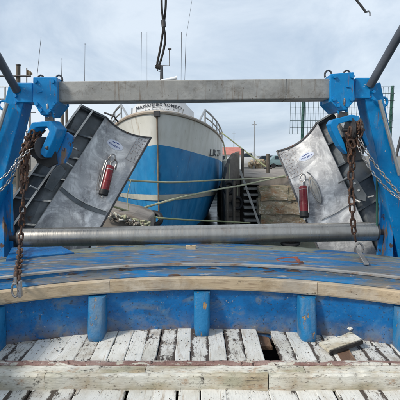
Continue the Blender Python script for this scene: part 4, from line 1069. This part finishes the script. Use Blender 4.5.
# ------------------------------------------------------------------ far yard
G = .1
hut = thing('red_roofed_hut', 'small white hut with red roof behind the boat stern', 'hut', (3.2, 46, G))
def at_ground(px, Y): return Vector(((px-200)/400*Y*1.0, Y, G))
c_ = at_ground(229.5, 45); z1 = P(229, 154.5, 45).z; zr = P(229, 147.3, 47).z
bm = NB(); box(bm, (c_.x, 46.5, (G+z1)/2), (2.5, 3, z1-G)); obj('wall', bm, 'house_white', hut)
bm = NB(); hw_ = 1.32; hexa(bm, [(c_.x-hw_, 44.8, z1), (c_.x+hw_, 44.8, z1), (c_.x+hw_, 48.2, z1), (c_.x-hw_, 48.2, z1), (c_.x-hw_, 46.4, zr), (c_.x+hw_, 46.4, zr), (c_.x+hw_, 46.6, zr), (c_.x-hw_, 46.6, zr)]); obj('roof', bm, 'roof_red', hut)
for dx in (-.7, .3): 
    bm = NB(); box(bm, (c_.x+dx, 44.99, G+1.25), (.45, .06, .5)); obj('window', bm, 'glass', hut)
def car(px, Y, lab, cat, m, L_, H, van=False, ry=0):
    c_ = at_ground(px, Y); t = thing('parked_'+('van' if van else 'car'), lab, cat, c_)
    if van: prof = [(-.5, .25), (-.5, .55), (-.46, .98), (.25, 1), (.36, .62), (.5, .52), (.5, .25)]
    else: prof = [(-.5, .25), (-.5, .58), (-.40, .66), (-.28, .97), (.10, 1), (.25, .66), (.48, .56), (.5, .25)]
    bm = NB(); prism(bm, [c_+Vector((x*L_, -.85, z*H)) for x, z in prof], Vector((0, 1.7, 0))); bevel(bm, .05, 2); obj('body', bm, m, t, smooth=True)
    wx = ((-.42, -.12), (-.10, .2)) if van else ((-.30, -.08), (-.06, .14))
    for a, b in wx:
        bm = NB(); prism(bm, [c_+Vector((x*L_, -.862, z*H)) for x, z in ((a, .68), (b, .68), (b-.03, .92), (a+.03, .92))], Vector((0, -.01, 0))); obj('window', bm, 'glass', t)
    for x in (-.32, .32):
        for y_ in (-.86, .72):
            bm = NB(); q = c_+Vector((x*L_, y_, .3)); tube(bm, [q, q+Vector((0, .16, 0))], .31, 16); obj('wheel', bm, 'rubber', t, smooth=True)
    return t
car(245.5, 52, 'white van parked beside the red roofed hut', 'van', 'car_white', 4.0, 2.0, True)
car(269, 56, 'dark car parked on the far yard by the mooring post', 'car', 'car_dark', 4.2, 1.55)
car(283, 50, 'teal grey car parked on the far yard near the right door', 'car', 'car_teal', 4.3, 1.6)
car(297, 60, 'white car parked on the far yard, mostly behind the right door', 'car', 'car_white', 4.3, 1.5)
sw = thing('rubble_heap', 'low tan rubble heap on the far yard behind the stairs', 'rubble', at_ground(257, 50))
for k in range(34):
    bm = NB(); q = at_ground(R.uniform(250.5, 263), R.uniform(48, 51)); bmesh.ops.create_icosphere(bm, subdivisions=1, radius=R.uniform(.22, .5), matrix=Matrix.Translation(q+Vector((0, 0, R.uniform(.1, .8)))))
    for v in bm.verts: v.co += Vector([R.uniform(-.08, .08) for _ in range(3)])
    obj('rock', bm, 'stone', sw)
for px, y0, Y, lab in ((254.5, 121, 48, 'tall thin light mast rising behind the quay stairs'), (234, 131, 62, 'thin far mast above the red roof')):
    ml = thing('mast_pole', lab, 'mast', at_ground(px, Y))
    tp = P(px, y0, Y); bm = NB(); tube(bm, [Vector((tp.x, Y, G)), tp], [.09, .05], 8); obj('pole', bm, 'chrome', ml, smooth=True)
    bm = NB(); tube(bm, [tp-Vector((.25, 0, .4)), tp+Vector((.25, 0, -.4))], .03, 6); obj('spreader', bm, 'chrome', ml, smooth=True)
# ------------------------------------------------------------------ mesh fence on the right
FY = 13.6
fe = thing('mesh_fence', 'grey wire mesh fence with green posts on the quay at right', 'fence', (4.5, FY, QZ))
xa, xb = P(290.5, 100, FY).x, P(394, 100, FY).x; zt_, zb_ = P(300, 87, FY).z, P(300, 134, FY).z
for px in (303.5, 347, 392):
    X = P(px, 110, FY).x
    bm = NB(); tube(bm, [(X, FY+.05, QZ), (X, FY+.05, zt_+.05)], .055, 10); obj('post', bm, 'fence_green', fe, smooth=True)
bm = NB(); x = xa
while x <= xb: tube(bm, [(x, FY-.02, zb_), (x, FY-.02, zt_)], .006, 4); x += .085
tag(obj('vertical_wires', bm, 'wire', fe), kind='stuff')
z = zb_; bm = NB()
while z <= zt_+.01: tube(bm, [(xa, FY-.03, z), (xb, FY-.03, z)], .009, 4); z += (zt_-zb_)/7
tag(obj('horizontal_wires', bm, 'wire', fe), kind='stuff')
# ------------------------------------------------------------------ left: piles, rails
PY = 14.
def simple(name, lab, cat, parts):
    t = thing(name, lab, cat, parts[0][1][0])
    for nm, pts, r, m in parts:
        bm = NB(); tube(bm, pts, r, 10); obj(nm, bm, m, t, smooth=True)
    return t
lj = thing('timber_jetty', 'grey timber jetty top with rails beyond the left gantry leg', 'jetty', P(-10, 200, 14))
bm = NB(); box(bm, (-8.3, 16, .0), (6.6, 5, .3)); obj('jetty_deck', bm, 'timber', lj)
for px in (-20, 4, 22, 38, 52, 66):
    X = P(px, 110, 13.8).x
    bm = NB(); tube(bm, [(X, 13.8, -1.5), (X, 13.8, .1)], .14, 10); obj('jetty_leg', bm, 'timber', lj, smooth=True)
simple('tall_pile', 'tall grey pile with crossarm above the left blue stub', 'pile', [('shaft', [P(18.3, 260, PY), P(18.3, 65, PY)], .07, 'timber'), ('crossarm', [P(-4, 76, PY-.09), P(31, 76, PY-.09)], .022, 'dark_steel'), ('band', [P(18.3, 65.5, PY), P(18.3, 64.5, PY)], .085, 'dark_steel')])
simple('signal_staff', 'thin staff with a small tan flag beside the left head', 'staff', [('staff', [P(26.8, 150, PY), P(26.8, 68, PY)], .018, 'timber')])
fl = bpy.data.objects[-1] if False else None
bm = NB(); g = []
for k in range(9):
    x = 27+5.5*k/8; g.append((bm.verts.new(P(x, 69+.5*k+.3*sin(k), PY+.03*sin(k*1.3))), bm.verts.new(P(x, 77-.3*k+.4*sin(k), PY+.03*sin(k*1.3)))))
for p_, q_ in zip(g, g[1:]): bm.faces.new((p_[0], q_[0], q_[1], p_[1]))
bmesh.ops.solidify(bm, geom=bm.faces[:], thickness=.01)
tag(obj('flag', bm, 'strake'), 'small tan flag on the thin staff left of the gantry head', 'flag')
simple('jetty_railing', 'thin pale railing behind the left gantry leg', 'railing', [('rail', [P(-12, 87, 13.5), P(9, 87, 13.5)], .018, 'chrome'), ('rail', [P(-12, 100, 13.5), P(9, 100, 13.5)], .045, 'timber'), ('upright', [P(-6, 150, 13.5), P(-6, 82, 13.5)], .03, 'chrome'), ('upright', [P(5, 150, 13.5), P(5, 87, 13.5)], .03, 'chrome')])
simple('cross_railing', 'low grey railing between the left leg and the hanging block', 'railing', [('rail', [P(10, 131, 13.6), P(34, 131, 13.6)], .02, 'chrome'), ('rail', [P(20, 112.5, 13.6), P(36, 112.5, 13.6)], .02, 'chrome'), ('upright', [P(30, 170, 13.6), P(30, 108, 13.6)], .025, 'timber')])
simple('grey_pile', 'grey pile just right of the left gantry head underside', 'pile', [('shaft', [P(62.5, 190, 14), P(62.2, 100, 14)], .062, 'timber'), ('collar', [P(62.2, 103, 14), P(62.2, 104.5, 14)], .075, 'dark_steel')])
simple('grey_pile', 'thinner grey pile beside the top of the left ribbed door', 'pile', [('shaft', [P(67, 190, 14.6), P(66.5, 100, 14.6)], .045, 'timber'), ('collar', [P(66.5, 107, 14.6), P(66.5, 108, 14.6)], .06, 'dark_steel')])
simple('whip_mast', 'thin whip mast above the left gantry head', 'mast', [('whip', [P(61, 100, 15), P(62, 60, 15)], .010, 'dark_steel'), ('tip', [P(62, 60, 15), P(62, 58, 15)], .014, 'dark_steel')])
simple('whip_mast', 'thin whip mast above the crossbeam, left of the boat', 'mast', [('whip', [P(84.5, 100, 16), P(85, 45, 16)], .010, 'dark_steel'), ('tip', [P(85, 45, 16), P(85, 43.5, 16)], .014, 'dark_steel')])
simple('whip_mast', 'faint slanting whip mast rising highest at the left', 'mast', [('whip', [P(37, 77, 16), P(41, 38, 16)], .008, 'dark_steel'), ('tip', [P(41, 38, 16), P(41, 37, 16)], .011, 'dark_steel')])
# far crates and gear seen between the left leg and block
for k, (x, y0, y1, wv, m) in enumerate(((22, 148, 176, 8, 'bare_wood'), (15, 158, 182, 9, 'weed'), (8, 150, 180, 6, 'concrete'))):
    t = thing('fish_crate_stack', ['brown crate stack on the jetty behind the rusty chain', 'dark crate stack on the jetty behind the left leg', 'grey crate stack on the jetty at far left'][k], 'crates', P(x, y1, 13.9))
    nz_ = 4
    for j in range(nz_):
        ya, yb = y1-(y1-y0)*j/nz_, y1-(y1-y0)*(j+.92)/nz_
        a = P(x-wv/2, ya, 14.3); b = P(x+wv/2, yb, 14.3)
        bm = NB(); box(bm, (a+b)/2, (b.x-a.x, .4, b.z-a.z)); bevel(bm, .012, 1); obj('crate', bm, m, t)
# slanted dark pole and pale post at the right edge
simple('leaning_spar', 'dark leaning spar at the right edge beyond the gantry leg', 'spar', [('spar', [P(394, 165, 9), P(402, 132, 9)], .03, 'dark_steel'), ('tip', [P(402, 132, 9), P(402.5, 130, 9)], .04, 'dark_steel')])

t = thing('tyre', 'dark tyre piece lodged under the roller right of centre', 'tyre', P(290, 250, 4.85))
bm = NB(); c_ = P(290, 249.5, 5.0); c_.z = .60
tube(bm, [c_+Vector((.10*cos(q), .04*sin(q)+.0, .035*sin(q))) for q in [2*pi*k/20 for k in range(21)]], .03, 10, cap=False); obj('tread', bm, 'rubber', t, smooth=True)
bm = NB(); tube(bm, [c_+Vector((-.05, .02, 0)), c_+Vector((.05, .02, 0))], .05, 10); obj('filling', bm, 'void', t, smooth=True)
t = thing('wooden_block', 'small pale wooden block on the aft board under the roller', 'block', P(191, 246, 4.85))
bm = NB(); c_ = PZ(191, 247.5, .63); box(bm, c_, (.115, .06, .05)); bevel(bm, .006); obj('wood', bm, 'strake', t)
bm = NB(); tube(bm, [c_+Vector((0, 0, .024)), c_+Vector((0, 0, .032))], .01, 8); obj('nail', bm, 'dark_steel', t)

bm = NB(); prism(bm, [PZ(x, y, .604) for x, y in ((6, 259), (74, 252.5), (62, 246.5), (12, 247.5))], Vector((0, 0, -.07))); obj('side_plate', bm, 'blue_wall', bul)
for x, y, lab in ((229, 188, 'dark tyre hung on the wing wall, nearest the boat'), (237.5, 203, 'dark tyre hung low on the wing wall beside the stairs')):
    t = thing('tyre_fender', lab, 'tyre', P(x, y, 13.7)); c_ = P(x, y, 13.72)
    bm = NB(); tube(bm, [c_+Vector((.16*cos(q), 0, .2*sin(q))) for q in [2*pi*k/20 for k in range(21)]], .06, 10, cap=False); obj('tyre', bm, 'rubber', t, smooth=True)
    bm = NB(); tube(bm, [c_+Vector((0, 0, .2)), c_+Vector((.02, .1, .8))], .014, 6); obj('line', bm, 'rope_pale', t, smooth=True)
